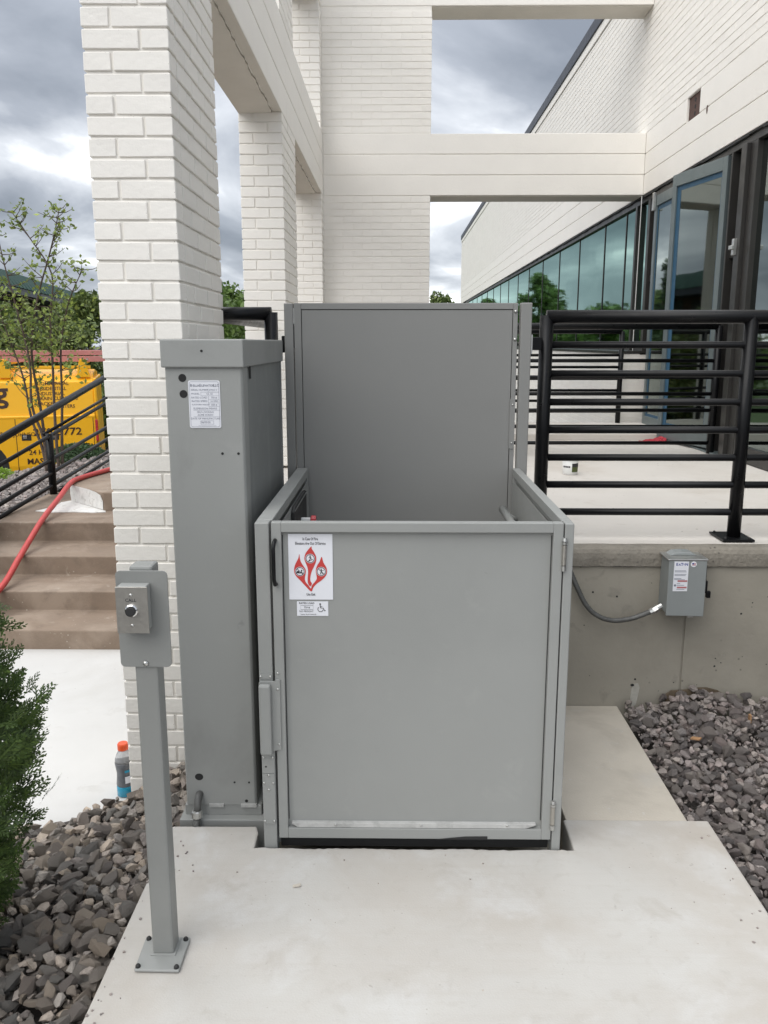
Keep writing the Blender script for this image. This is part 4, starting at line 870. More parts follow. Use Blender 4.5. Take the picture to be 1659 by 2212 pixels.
q = MB(); q.box(1.268, 1.292, 3.466, 3.48, 0.457, 0.466); put('latch', q, 'zinc', db, bevel=0.002)
cpts = [(0.74, 3.565, 0.70), (0.765, 3.56, 0.655), (0.785, 3.557, 0.61), (0.81, 3.552, 0.555), (0.838, 3.548, 0.50), (0.872, 3.545, 0.458), (0.916, 3.543, 0.430), (0.96, 3.543, 0.418), (1.0, 3.543, 0.418), (1.05, 3.543, 0.427), (1.098, 3.543, 0.445), (1.137, 3.543, 0.462)]
def spline(P, n=4):
    out = []
    for i in range(len(P) - 1):
        p0, p1, p2, p3 = (Vector(P[max(i - 1, 0)]), Vector(P[i]), Vector(P[i + 1]), Vector(P[min(i + 2, len(P) - 1)]))
        for s_ in range(n):
            t_ = s_ / n; out.append(0.5 * (2 * p1 + (p2 - p0) * t_ + (2 * p0 - 5 * p1 + 4 * p2 - p3) * t_ ** 2 + (3 * p1 - p0 - 3 * p2 + p3) * t_ ** 3))
    out.append(Vector(P[-1])); return out
cdt = thing('conduit', (0.95, 3.55, 0.41), 'flexible grey metal conduit drooping between the lift and switch box', 'conduit')
q = MB(); sp = spline(cpts, 8); rr_ = [0.0108 + (0.0008 if i % 2 else -0.0002) for i in range(len(sp))]; q.tube(sp, rr_, 12); put('flexible_hose', q, 'galv', cdt, smooth=True)
q = MB(); q.tube([(1.128, 3.543, 0.457), (1.142, 3.543, 0.464)], 0.0145, 8); q.tube([(1.142, 3.543, 0.464), (1.160, 3.543, 0.476)], 0.0175, 6); q.tube([(1.160, 3.543, 0.476), (1.179, 3.543, 0.486)], 0.0135, 10); put('fitting', q, 'zinc', cdt)

# ------------------------------------------------------------------ crushed stone
def stone_meshes(n, mname):
    out = []
    for k in range(n):
        rs = random.Random(100 + k); bm = bmesh.new()
        sx, sy, sz = 1.0, rs.uniform(0.55, 0.95), rs.uniform(0.34, 0.72)
        for i in range(18):
            v = Vector((rs.gauss(0, 1), rs.gauss(0, 1), rs.gauss(0, 1))).normalized() * rs.uniform(0.72, 1.1)
            bm.verts.new((v.x * sx, v.y * sy, v.z * sz))
        r_ = bmesh.ops.convex_hull(bm, input=bm.verts[:])
        bmesh.ops.delete(bm, geom=[g_ for g_ in r_['geom_interior'] if isinstance(g_, bmesh.types.BMVert)], context='VERTS')
        me = bpy.data.meshes.new('stone'); bm.to_mesh(me); bm.free(); me.materials.append(M[mname]); out.append(me)
    return out
cF = R(PITCH)
def depth(p): return p[1] * math.cos(cF) + (1.62 - p[2]) * math.sin(cF)
def in_view(p):
    z = depth(p)
    if z < 0.1: return False
    x = 829.5 + 1806 * (p[0] * 1.0 + 0.0127 * p[1]) / z; yv = ((p[2] - 1.62) * math.cos(cF) + p[1] * math.sin(cF)) / z * 1806
    return -40 < x < 1700 and 1106 - yv < 2260
def stone_bed(bed, inside, height, xr, yr, step, rad, mname, seed, single=300, layers=2, fines=0):
    rs = random.Random(seed); ms = stone_meshes(9, mname); arrs = []
    for me in ms:
        arrs.append((np.array([v.co[:] for v in me.vertices]), [tuple(p.vertices) for p in me.polygons]))
    L = []
    for ly in range(layers):
        y = yr[0]
        while y < yr[1]:
            x = xr[0]
            while x < xr[1]:
                px_, py_ = x + rs.uniform(-.5, .5) * step, y + rs.uniform(-.5, .5) * step
                if inside(px_, py_) and (ly == 0 or rs.random() < 0.55):
                    r_ = (rad[0] + (rad[1] - rad[0]) * rs.random() ** 1.4) * (1.25 if rs.random() < 0.10 else 1.0) * (0.85 if ly == 0 else 1.0)
                    L.append((px_, py_, height(px_, py_) + r_ * 0.28 + ly * 0.017, r_))
                x += step
            y += step
    vis = [s for s in L if in_view(s)]; vis.sort(key=lambda s: depth(s) / s[3] - (4 if s[2] > height(s[0], s[1]) + 0.02 else 0)); pick = set(vis[:single]); rest = MB()
    for s in L:
        k = rs.randrange(9); rot = (rs.uniform(-0.6, 0.6), rs.uniform(-0.6, 0.6), rs.uniform(0, 6.28)); sc = (s[3] * rs.uniform(0.9, 1.2), s[3] * rs.uniform(0.85, 1.1), s[3] * rs.uniform(0.9, 1.15))
        if s in pick:
            o = put('stone', ms[k], None, bed, loc=s[:3], rot=rot); o.scale = sc
        else:
            Mx = np.array(Matrix.LocRotScale(Vector(s[:3]), None, None)); from_e = np.array(__import__('mathutils').Euler(rot).to_matrix())
            co = (arrs[k][0] * np.array(sc)) @ from_e.T + np.array(s[:3]); b = len(rest.v)
            rest.v += [tuple(c) for c in co]; rest.f += [tuple(b + i for i in f) for f in arrs[k][1]]
    for n_ in range(fines):
        px_, py_ = rs.uniform(*xr), rs.uniform(*yr)
        if not inside(px_, py_): continue
        k = rs.randrange(9); r_ = rs.uniform(0.004, 0.012); e_ = __import__('mathutils').Euler((rs.uniform(0, 6), rs.uniform(0, 6), rs.uniform(0, 6)))
        co = (arrs[k][0] * r_) @ np.array(e_.to_matrix()).T + np.array((px_, py_, height(px_, py_) + rs.uniform(-0.004, 0.022))); b = len(rest.v)
        rest.v += [tuple(c) for c in co]; rest.f += [tuple(b + i for i in f) for f in arrs[k][1]]
    props(put('gravel', rest, mname, bed), kind='stuff')
def lh(x, y):
    z = -0.075 - 0.09 * min(max((-0.80 - x) / 0.5, 0), 1)
    if y > 2.45: z -= 0.04 * min((y - 2.45) / 0.4, 1)
    if x > -1.02 and y > 2.55: z += 0.10 * min((y - 2.55) / 0.3, 1) * min((x + 1.02) / 0.15, 1)
    return z
def l_in(x, y):
    if y > 2.60: rgt = -0.735
    else: rgt = -0.775
    if x > rgt: return False
    if x > -1.0 and y > 2.975: return False
    if x < -1.0 and y > 2.86 + (x + 1.30) * (0.17 / 0.30) * (1 if x > -1.3 else 0.38) - 0.01: return False
    return True
bm_ = MB(); bm_.prism([(-6, 0), (-0.766, 0), (-0.766, 2.575), (-0.735, 2.59), (-0.735, 3.6), (-1.05, 3.6), (-1.05, 3.0), (-1.35, 2.83), (-2.6, 2.33), (-6, 1.88)], -0.6, -0.175)
lb = struct('gravel_bed', bm_, 'bed'); WL[lb] = Vector((0, 0, 0))
stone_bed(lb, l_in, lh, (-1.75, -0.72), (1.25, 3.02), 0.034, (0.018, 0.041), 'stone', 11, layers=3, fines=2600)
def rh(x, y):
    z = -0.075
    if y > 3.1: z += 0.05 * min((y - 3.1) / 0.4, 1)
    z += 0.075 * math.exp(-((x - 1.36) / 0.17) ** 2 - ((y - 3.58) / 0.16) ** 2) + 0.03 * math.exp(-((x - 1.75) / 0.2) ** 2 - ((y - 3.55) / 0.2) ** 2)
    return z + 0.012 * math.sin(x * 9) * math.cos(y * 7)
def r_in(x, y): return y < 3.575 and x > (1.045 if y > 2.66 else 1.108) and x < 2.5
bm_ = MB(); bm_.prism([(1.087, 0), (4, 0), (4, 3.594), (1.024, 3.594), (1.024, 2.65), (1.09, 2.64)], -0.6, -0.115)
rb = struct('gravel_bed', bm_, 'bed'); WL[rb] = Vector((0, 0, 0))
stone_bed(rb, r_in, rh, (1.03, 2.3), (1.55, 3.59), 0.034, (0.015, 0.034), 'stone_grey', 23, layers=3, fines=4200)
# rag and leaf caught against the wall
q = MB(); P = [(1.235, 0.052), (1.26, 0.072), (1.32, 0.076), (1.38, 0.086), (1.42, 0.087), (1.47, 0.074), (1.49, 0.062)]
for (a, za), (b, zb) in zip(P[:-1], P[1:]): q.prism([(a, za - 0.05), (b, zb - 0.05), (b, zb), (a, za)], 3.572, 3.584, axis='y')
solo('cardboard_strip', q, 'foam', 'torn brown strip stuck behind the stones against the wall', 'scrap')
M['woodchip'] = mat('orange_wood_chip', (0.42, 0.24, 0.12), 0.8, var=0.2, vscale=40)
q = MB(); q.prism([(1.235, 3.245), (1.27, 3.235), (1.285, 3.25), (1.25, 3.262)], 0.0, 0.006); solo('wood_chip', q, 'woodchip', 'pale tan wood chip lying flat on the right stones', 'wood chip')
q = MB(); q.prism([(1.545, 3.40), (1.553, 3.40), (1.556, 3.42), (1.546, 3.42)], 0.0, 0.035); solo('wood_chip', q, 'woodchip', 'small orange wood splinter standing among the stones by the wall', 'wood chip')
# far bed beside the stair railing
fb = MB(); fb.prism([(-3.0, -0.6), (-3.0, 0.30), (-7.2, -0.54), (-7.2, -0.9)], 3.6, 11.6, axis='y')
fbo = struct('gravel_bed', fb, 'bed'); WL[fbo] = Vector((0, 0, 0))
stone_bed(fbo, lambda x, y: y < 11.4 + 0.25 * math.sin(x * 3), lambda x, y: 0.30 + 0.2 * (x + 3) , (-6.2, -3.04), (5.8, 11.5), 0.058, (0.026, 0.044), 'stone_grey', 31, single=0, layers=2)

# chips and one pebble on the pad
rs = random.Random(9); ch = MB()
for k in range(34):
    x = rs.uniform(-0.66, 1.0); y = 2.45 - abs(rs.gauss(0, 0.35)); r_ = rs.choice([0.001, 0.0015, 0.002, 0.003])
    ch.prism([(x + r_ * math.cos(a_) * rs.uniform(.6, 1.2), y + r_ * math.sin(a_) * rs.uniform(.6, 1.2)) for a_ in (0, 1.2, 2.5, 3.6, 5)], 0.0, r_ * 0.8)
props(put('grit', ch, 'stone'), kind='stuff')
sy = MB(); rs = random.Random(41)
for k in range(46):
    if k % 3: y = rs.uniform(1.6, 2.5); x = -0.755 + abs(rs.gauss(0, 0.05))
    else: y = rs.uniform(1.9, 2.6); x = 1.07 - abs(rs.gauss(0, 0.06))
    r_ = rs.uniform(0.0015, 0.0045); n_ = 5
    ring_ = [(x + r_ * math.cos(6.28 * a_ / n_) * rs.uniform(.6, 1.2), y + r_ * math.sin(6.28 * a_ / n_) * rs.uniform(.6, 1.2)) for a_ in range(n_)]
    sy.prism(ring_, 0.0, r_ * rs.uniform(.5, 1.0))
props(put('stone_chips', sy, 'stone_grey'), kind='stuff')
pm = stone_meshes(3, 'pad_old')[2]; o = put('pebble', pm, None, None, loc=(-0.292, 2.262, 0.006), rot=(0.1, 0, 0.4)); o.scale = (0.016, 0.013, 0.011)
props(o, 'small pale pebble lying alone on the new concrete before the gate', 'pebble')

# ------------------------------------------------------------------ bottle, tub, cloth, hose
bt = thing('drink_bottle', (-1.118, 3.115, -0.2), 'sports drink bottle with orange cap and blue drink at the pillar foot', 'bottle')
bx_, by_ = -1.102, 3.13
q = MB(); q.lathe([(0.028, 0), (0.034, 0.004), (0.034, 0.042), (0.0325, 0.046)], bx_, by_, -0.199, 20); put('drink', q, 'bluedrink', bt, smooth=True)
q = MB(); q.lathe([(0.0335, 0.046), (0.0345, 0.05), (0.031, 0.085), (0.0305, 0.10), (0.034, 0.125), (0.036, 0.14), (0.036, 0.146)], bx_, by_, -0.199, 20); wr = put('wrapper', q, 'label', bt, smooth=True)
q = MB()
for k in range(3):
    a0_ = R(-70 + k * 14); a1_ = R(-56 + k * 14); r_ = 0.0352
    for za, zb, mi in ((0.062, 0.092, 0), (0.110, 0.120, 1)):
        rA = r_ if za > 0.1 else 0.0335
        q.quad((bx_ + rA * math.cos(a0_), by_ + rA * math.sin(a0_), -0.199 + za), (bx_ + rA * math.cos(a1_), by_ + rA * math.sin(a1_), -0.199 + za), (bx_ + rA * math.cos(a1_), by_ + rA * math.sin(a1_), -0.199 + zb), (bx_ + rA * math.cos(a0_), by_ + rA * math.sin(a0_), -0.199 + zb), mi)
putm('print', q, ['white', 'bluedrink'], wr)
q = MB(); q.lathe([(0.0355, 0.146), (0.0345, 0.16), (0.028, 0.18), (0.021, 0.192), (0.0185, 0.198)], bx_, by_, -0.199, 20); put('shoulder', q, 'clearplastic', bt, smooth=True)
q = MB(); q.lathe([(0.0185, 0.198), (0.0215, 0.2), (0.0215, 0.222), (0.019, 0.227)], bx_, by_, -0.199, 20); put('cap', q, 'orange', bt)
tb = thing('plastic_tub', (1.205, 5.70, 0.737), 'small white plastic tub with green label on the terrace', 'tub')
q = MB(); q.lathe([(0.048, 0.001), (0.050, 0.004), (0.054, 0.10)], 1.205, 5.70, 0.737, 24); put('body', q, 'tub', tb, smooth=True)
q = MB(); q.lathe([(0.0565, 0.10), (0.0565, 0.114), (0.053, 0.116)], 1.205, 5.70, 0.737, 24); put('lid', q, 'tub', tb)
q = MB()
for k in range(6):
    a0_, a1_ = R(-88 + k * 11), R(-77 + k * 11); 
    for z0_, z1_, mi in ((0.02, 0.055, 0), (0.055, 0.08, 1)):
        r0_ = 0.0505 + z0_ * 0.036; r1_ = 0.0505 + z1_ * 0.036
        q.quad(*[(1.205 + r_ * math.cos(a_), 5.70 + r_ * math.sin(a_), 0.737 + z_) for r_, a_, z_ in ((r0_, a0_, z0_), (r0_, a1_, z0_), (r1_, a1_, z1_), (r1_, a0_, z1_))], mi)
for k in range(5):
    a0_, a1_ = R(-160 + k * 12), R(-150 + k * 12)
    q.quad(*[(1.205 + r_ * math.cos(a_), 5.70 + r_ * math.sin(a_), 0.737 + z_) for r_, a_, z_ in ((0.0525, a0_, 0.05), (0.0525, a1_, 0.05), (0.053, a1_, 0.062), (0.053, a0_, 0.062))], 1)
putm('label_print', q, ['olive', 'ink'], tb)
q = MB()
grid = [[(2.24 + 0.20 * i / 6 + 0.02 * math.sin(j * 2), 7.52 + 0.20 * j / 3 - 0.06 * (1 - i / 6), 0.745 + (0.045 * (i / 6) ** 1.3) * (1 - abs(j - 1.5) / 3.0) + 0.006 * math.sin(i * 2.1 + j)) for j in range(4)] for i in range(7)]
for i in range(6):
    for j in range(3): q.quad(grid[i][j], grid[i + 1][j], grid[i + 1][j + 1], grid[i][j + 1])
o = solo('cloth', q, 'cloth', 'crumpled red cloth on the terrace near the glass doors', 'cloth', smooth=True); sm = o.modifiers.new('thick', 'SOLIDIFY'); sm.thickness = 0.01
hp = [(-2.72, 4.68, -0.06), (-2.60, 4.95, 0.02), (-2.53, 5.149, 0.078), (-2.55, 5.52, 0.208), (-2.578, 5.955, 0.352), (-2.60, 6.3, 0.43), (-2.65, 6.72, 0.497), (-2.66, 7.0, 0.499), (-2.58, 7.45, 0.499), (-2.4, 8.3, 0.499)]
q = MB(); q.tube(spline(hp, 6), 0.0205, 12); solo('hose', q, 'hose', 'red hose running down over the brown steps', 'hose', smooth=True)

q = MB(); q.tube([(2.555, 9.17, 3.11), (2.55, 9.16, 2.6), (2.545, 9.15, 1.9), (2.53, 9.10, 1.3), (2.54, 9.12, 0.83)], 0.004, 6); solo('cord', q, 'tub', 'thin white cord hanging from the beam corner past the window', 'cord')

# ------------------------------------------------------------------ plants
def leaf_cloud(mb, pts, size, rs, shape=0.55):
    for p in pts:
        n_ = Vector((rs.gauss(0, 1), rs.gauss(0, 1), rs.gauss(0.3, 1))).normalized(); t_ = n_.orthogonal().normalized(); t_.rotate(Matrix.Rotation(rs.uniform(0, 6.28), 3, n_)); b_ = n_.cross(t_)
        s = size * rs.uniform(0.6, 1.3); p = Vector(p)
        mb.poly([p - t_ * s * 0.5, p + b_ * s * shape * 0.5 + n_ * s * 0.06, p + t_ * s * 0.5, p - b_ * s * shape * 0.5 + n_ * s * 0.06])
def tree(name, label, cat, x, y, zg, h, rad, nleaf, size, mleaf, seed, trunk_r=0.12, low=0.25, group=None, cone=False, clumps=26):
    rs = random.Random(seed); t = thing(name, (x, y, zg), label, cat, group)
    tr = MB(); tr.tube([(x, y, zg), (x + rs.uniform(-.1, .1), y, zg + h * 0.35), (x + rs.uniform(-.2, .2), y, zg + h * 0.8)], [trunk_r, trunk_r * 0.7, trunk_r * 0.25], 8)
    cl = []
    for k in range(clumps):
        u = rs.random(); zc = zg + h * (low + (1 - low) * u); prof = (1 - u) ** 0.8 if cone else math.sin(math.pi * min(1, 0.18 + 0.82 * u)) ** 0.6
        a_ = rs.uniform(0, 6.28); rr = rad * prof * math.sqrt(rs.random()); c_ = Vector((x + rr * math.cos(a_), y + rr * math.sin(a_), zc)); cl.append((c_, rad * rs.uniform(0.22, 0.42) * (0.55 + 0.45 * prof)))
        tr.tube([(x, y, max(zg + h * 0.15, zc - h * 0.18)), tuple(c_)], [trunk_r * 0.25, trunk_r * 0.06], 5)
    put('trunk', tr, 'bark', t)
    cr = MB(); pts = []
    for k in range(nleaf):
        c_, r_ = rs.choice(cl); v = Vector((rs.gauss(0, 1), rs.gauss(0, 1), rs.gauss(0, .8))).normalized() * r_ * rs.random() ** 0.4; pts.append(c_ + v)
    leaf_cloud(cr, pts, size, rs); put('crown', cr, mleaf, t); return t
TG = 'trees beyond the terrace'
tree('tree', 'dark green tree seen in the gap between nearest and middle pillar', 'tree', -8.4, 42, -0.8, 4.9, 2.3, 6500, 0.26, 'leaf_b', 1, group=TG, low=0.05, clumps=60)
tree('tree', 'tree top peeking over the landing gate right of the pier', 'tree', 2.2, 43, -0.8, 4.75, 1.7, 4500, 0.25, 'leaf_a', 2, group=TG, low=0.05, clumps=40)
for i, (x, y, h, r_, lb_) in enumerate(((-0.7, 36, 5.0, 1.5, 'tall rounded tree mirrored in the green windows'), (-2.9, 34, 3.6, 1.9, 'low spreading tree mirrored in the window beside the doors'), (-5.4, 33, 4.0, 2.2, 'wide tree mirrored in the widest window by the doors'), (0.9, 41, 4.2, 1.6, 'slim tree mirrored in the far windows'), (-1.9, 38, 3.6, 1.8, 'squat tree between the mirrored taller trees'), (-4.1, 37, 3.9, 1.9, 'rounded tree behind the mirrored low spreading tree'), (-7.4, 34, 4.0, 2.0, 'bushy tree mirrored at the door edge'))):
    tree('tree', lb_, 'tree', x, y, -0.8, h, r_, 5200, 0.27, 'leaf_b', 10 + i, group=TG, low=0.04, clumps=55)
tree('conifer', 'slender pointed conifer mirrored in the glass door', 'tree', -1.75, 22, -0.8, 4.4, 0.75, 3200, 0.15, 'leaf_c', 40, cone=True, low=0.05, clumps=50)
for i, (x, y, h, r_, lb_) in enumerate(((-9.0, 19.3, 3.25, 1.7, 'dense green shrub directly behind the van ladder'), (-7.2, 20.0, 3.35, 1.5, 'darker green shrub behind the van beside the pillar edge'), (-10.6, 20.2, 2.7, 1.4, 'loose green shrub against the brown brick wall'))):
    tree('shrub', lb_, 'shrub', x, y, -0.8, h, r_, 8000, 0.15, 'leaf_a', 50 + i, trunk_r=0.05, low=0.08, clumps=70, group='shrubs behind the yellow van')
# sapling
def sapling():
    x, y, zg = -4.2, 10.0, 0.02
    t = thing('young_tree', (x, y, zg), 'slender multi stemmed young tree with sparse yellow green leaves', 'tree')
    rs = random.Random(77); tips = []
    stems = [[(-4.22, 10.0, -0.02), (-4.25, 10.0, 0.35), (-4.36, 10.0, 0.75), (-4.42, 10.02, 1.2), (-4.55, 10.0, 1.7), (-4.70, 10.0, 2.2)], [(-4.20, 10.02, -0.02), (-4.22, 10.02, 0.4), (-4.25, 10.02, 0.9), (-4.30, 10.02, 1.5), (-4.20, 10.05, 2.1), (-4.02, 10.05, 2.6), (-3.90, 10.0, 2.9), (-3.84, 10.0, 3.12)],
             [(-4.06, 9.98, -0.02), (-4.07, 9.98, 0.4), (-4.07, 10.0, 0.9), (-4.05, 10.0, 1.4), (-4.04, 10.0, 1.9), (-3.98, 10.0, 2.4), (-4.2, 10.0, 2.8), (-4.38, 10.0, 3.08)], [(-4.05, 10.03, -0.02), (-4.02, 10.03, 0.5), (-3.98, 10.03, 1.0), (-3.95, 10.04, 1.6), (-3.80, 10.0, 2.1), (-3.62, 10.0, 2.45)], [(-4.2, 9.97, 0.1), (-4.22, 9.97, 0.5), (-4.32, 9.95, 0.9), (-4.3, 9.95, 1.4), (-4.40, 9.95, 2.0), (-4.50, 9.95, 2.5), (-4.56, 9.95, 2.9)]]
    lv = []; tw_ = MB()
    for s_ in stems:
        sp_ = spline(s_, 4); n_ = len(sp_); q = MB(); q.tube(sp_, [0.019 * (1 - 0.9 * i / n_) + 0.002 for i in range(n_)], 7); put('stem', q, 'bark', t, smooth=True)
        for i in range(int(n_ * 0.46), n_):
            for k in range(2):
                p = sp_[i]; d_ = Vector((rs.choice([-1, 1]) * rs.uniform(.3, 1), rs.uniform(-.6, .6), rs.uniform(.2, .9))).normalized(); L = rs.uniform(0.15, 0.42) * (1.1 - 0.5 * i / n_)
                e_ = p + d_ * L; mid = p + d_ * L * 0.5 + Vector((0, 0, -0.02)); tw_.tube([p, mid, e_], [0.006, 0.004, 0.002], 4)
                for m_ in range(rs.randint(4, 9)): lv.append(p + (e_ - p) * rs.uniform(0.35, 1.05) + Vector((rs.gauss(0, .025), rs.gauss(0, .025), rs.gauss(0, .025))))
        for m_ in range(10): lv.append(sp_[-1] + Vector((rs.gauss(0, .04), rs.gauss(0, .04), rs.gauss(0, .08))))
    put('branch', tw_, 'bark', t)
    # denser low growth
    for k in range(700):
        lv.append(Vector((rs.gauss(-4.15, 0.36), 10 + rs.gauss(0, .2), rs.gauss(1.78, 0.26))))
    cr = MB(); leaf_cloud(cr, lv, 0.06, rs, 0.6); put('crown', cr, 'leaf_sap', t)
sapling()
def bushy(name, label, cat, c, rx, rz, n, size, m, seed):
    rs = random.Random(seed); t = thing(name, c, label, cat)
    q = MB()
    for k in range(8):
        a_ = rs.uniform(0, 6.28); q.tube([(c[0], c[1], c[2]), (c[0] + rx * 0.5 * math.cos(a_), c[1] + rx * 0.4 * math.sin(a_), c[2] + rz * rs.uniform(.4, .7))], [0.012, 0.004], 5)
    put('stem', q, 'bark', t); q = MB(); pts = []
    for k in range(n):
        a_ = rs.uniform(0, 6.28); u = rs.random() ** 0.5; w_ = rs.random(); pts.append((c[0] + rx * u * math.cos(a_), c[1] + rx * 0.8 * u * math.sin(a_), c[2] + rz * math.sqrt(max(0, 1 - u * u)) * (0.4 + 0.6 * w_)))
    leaf_cloud(q, pts, size, rs, 0.4); put('crown', q, m, t)
bushy('juniper', 'low dark green juniper in the gravel by the van rear', 'shrub', (-4.28, 11.2, 0.0), 0.44, 0.30, 5000, 0.05, 'leaf_c', 5)
bushy('perennial', 'small bright yellow green plant at the gravel edge', 'plant', (-5.12, 10.5, -0.14), 0.30, 0.22, 420, 0.08, 'leaf_d', 6)
# arborvitae at the left edge: flat feathery sprays
def arborvitae():
    cx, cy, zg = -1.345, 2.06, -0.17
    t = thing('arborvitae', (cx, cy, zg), 'dark green cedar shrub with feathery sprays at the gravel edge', 'shrub')
    q = MB(); q.tube([(cx, cy, zg), (cx, cy, 1.2), (cx, cy, 1.75)], [0.03, 0.02, 0.006], 8); put('trunk', q, 'bark', t)
    rs = random.Random(3); V = []; F = []
    def spray(seed):
        r2 = random.Random(seed); v = []; f = []
        def ribbon(p, d, L, w, up):
            s_ = d.cross(up).normalized(); b = len(v)
            e_ = p + d * L + up * (-0.02 * L); m_ = p + d * L * 0.55
            v.extend([tuple(p - s_ * w * 0.5), tuple(p + s_ * w * 0.5), tuple(m_ + s_ * w * 0.6), tuple(m_ - s_ * w * 0.6), tuple(e_)]); f.extend([(b, b + 1, b + 2, b + 3), (b + 3, b + 2, b + 4)])
        up = Vector((0, 0, 1)); L = 1.0
        ribbon(Vector((0, 0, 0)), Vector((1, 0, 0)), 1.0, 0.04, up)
        k = 0; x = 0.12
        while x < 0.97:
            sd = 1 if k % 2 else -1; ang = R(r2.uniform(38, 52)) * sd; d = Vector((math.cos(ang), math.sin(ang), r2.uniform(-.12, .12))).normalized()
            l_ = (0.46 * (1 - x) + 0.10) * r2.uniform(0.8, 1.15); p = Vector((x, 0, 0)); ribbon(p, d, l_, 0.042, up)
            yy = 0.22; j = 0
            while yy < 0.95 and l_ > 0.15:
                s2 = 1 if j % 2 else -1; d2 = d.copy(); d2.rotate(Matrix.Rotation(R(r2.uniform(32, 46)) * s2, 3, 'Z')); ribbon(p + d * l_ * yy, d2, (0.42 * (1 - yy) + 0.16) * l_ * r2.uniform(.7, 1.1), 0.04, up); yy += 0.15; j += 1
            x += 0.085; k += 1
        return np.array(v), f
    protos = [spray(200 + i) for i in range(5)]
    zk = [-0.17, 0.0, 0.1, 0.2, 0.28, 0.40, 0.54, 0.735, 0.9, 1.03, 1.35, 1.9]; rk = [0.18, 0.25, 0.28, 0.315, 0.36, 0.395, 0.40, 0.355, 0.335, 0.305, 0.22, 0.01]
    for k in range(4200):
        z = zg + 0.02 + rs.random() * 1.95; rad = float(np.interp(z, zk, rk)) * (1 + 0.06 * math.sin(z * 23) + 0.04 * math.sin(z * 51 + 1))
        a_ = rs.uniform(-math.pi, math.pi)
        if abs(a_) > 2.0 and rs.random() < 0.75: continue
        L = rs.uniform(0.065, 0.12); rr = rad * rs.uniform(0.35, 1.0) ** 0.6
        el = R(rs.uniform(12, 58)) if rs.random() < 0.85 else R(rs.uniform(-20, 12)); roll = rs.uniform(-1.3, 1.3)
        base = np.array([cx + (rr - L * math.cos(el) * 0.9) * math.cos(a_), cy + (rr - L * math.cos(el) * 0.9) * math.sin(a_), z - L * math.sin(el) * 0.6])
        m_ = np.array(__import__('mathutils').Euler((roll, -el, a_ + rs.uniform(-.45, .45)), 'XYZ').to_matrix())
        pv, pf = protos[rs.randrange(5)]; co = (pv * L) @ m_.T + base; b = len(V); V.extend(map(tuple, co)); F.extend([tuple(b + i for i in f_) for f_ in pf])
    q = MB(); q.v = V; q.f = F; put('foliage', q, 'arbor', t)
arborvitae()

# ------------------------------------------------------------------ yellow van with a ladder
VX, VY, VA = -5.0, 14.0, R(17)
van = thing('service_van', (VX, VY, -0.8), 'yellow service van with dark lettering parked beyond the gravel', 'van', rotz=VA)
def vp(name, mb, m, parent=None, bevel=0, smooth=False, loc=(0, 0, 0)):     # van-local, origin = rear corner of the near side at ground
    o = put(name, mb, m, parent or van, loc=loc, local=True, bevel=bevel, smooth=smooth); return o
sec = [(0.02, 0.30), (0.0, 0.42), (0.0, 1.20), (0.03, 1.245), (0.10, 1.78), (0.24, 1.92), (1.0, 1.97), (1.76, 1.92), (1.90, 1.78), (1.97, 1.245), (2.0, 1.20), (2.0, 0.42), (1.98, 0.30)]
q = MB(); b0 = 0
ws = -1.86; rw_ = 0.44
q.prism(sec, -3.7, -0.02, axis='x')
body = vp('body', q, 'yellow', bevel=0.02)
q = MB(); q.prism([(-5.35, 0.32), (-3.702, 0.30), (-3.702, 1.90), (-4.0, 1.86), (-4.55, 1.22), (-5.25, 1.05), (-5.38, 0.8)], 0.03, 1.97, axis='y'); vp('cab', q, 'yellow', bevel=0.03)
q = MB(); q.prism([(-4.40, 1.25), (-3.80, 1.25), (-3.80, 1.72), (-4.02, 1.74)], 0.022, 0.04, axis='y'); vp('cab_window', q, 'vanglass')
q = MB(); q.box(-3.6, -0.03, -0.004, 0.02, 1.205, 1.235); vp('belt_moulding', q, 'yellow', bevel=0.004)
for x in (-0.06, -0.85, -1.27, -2.9):
    q = MB(); q.box(x - 0.005, x + 0.005, -0.003, 0.01, 0.34, 1.20); vp('panel_seam', q, 'vansmall')
q = MB(); q.box(-0.022, 0.03, 0.05, 1.95, 0.34, 1.85); vp('rear_door', q, 'yellow', bevel=0.02)
q = MB(); q.box(-0.03, 0.012, 0.0, 0.06, 0.80, 1.16); vp('tail_light', q, 'redknob', bevel=0.01)
q = MB(); q.box(-0.10, 0.14, 0.03, 1.95, 0.25, 0.42); vp('bumper', q, 'rubber', bevel=0.02)
for wx in (-1.87, -4.75):
    q = MB(); q.tube([(wx, -0.003, 0.40), (wx, 0.02, 0.40)], 0.46, 28); vp('wheel_arch', q, 'rubber')
    q = MB(); q.tube([(wx, -0.012, 0.36), (wx, 0.22, 0.36)], [0.355, 0.36], 24); wh = vp('wheel', q, 'tyre', bevel=0.01)
    q = MB(); q.tube([(wx, -0.02, 0.36), (wx, 0.02, 0.36)], [0.19, 0.21], 20); vp('rim', q, 'zinc', wh)
for x in (-1.115, -0.685):
    q = MB(); q.box(x - 0.075, x + 0.075, -0.006, 0.01, 0.84, 0.945); hd = vp('door_handle', q, 'rubber', bevel=0.01)
    q = MB(); q.box(x - 0.05, x + 0.012, -0.018, -0.004, 0.87, 0.925); vp('latch', q, 'chrome', hd, bevel=0.006)
def vz(y): return 1.91 - (y - 330) * 0.001118 + 0.0
def vx(x, y=330):
    xp = -6.565 - (y - 330) * 0.000104 + x * 0.00113
    return (xp - VX) / (math.cos(VA) - math.sin(VA) * xp / 14.0)
def tl(z): return 0.03 + max(0, z - 1.245) * (0.07 / 0.535)        # depth of the leaning upper side at height z
up = []
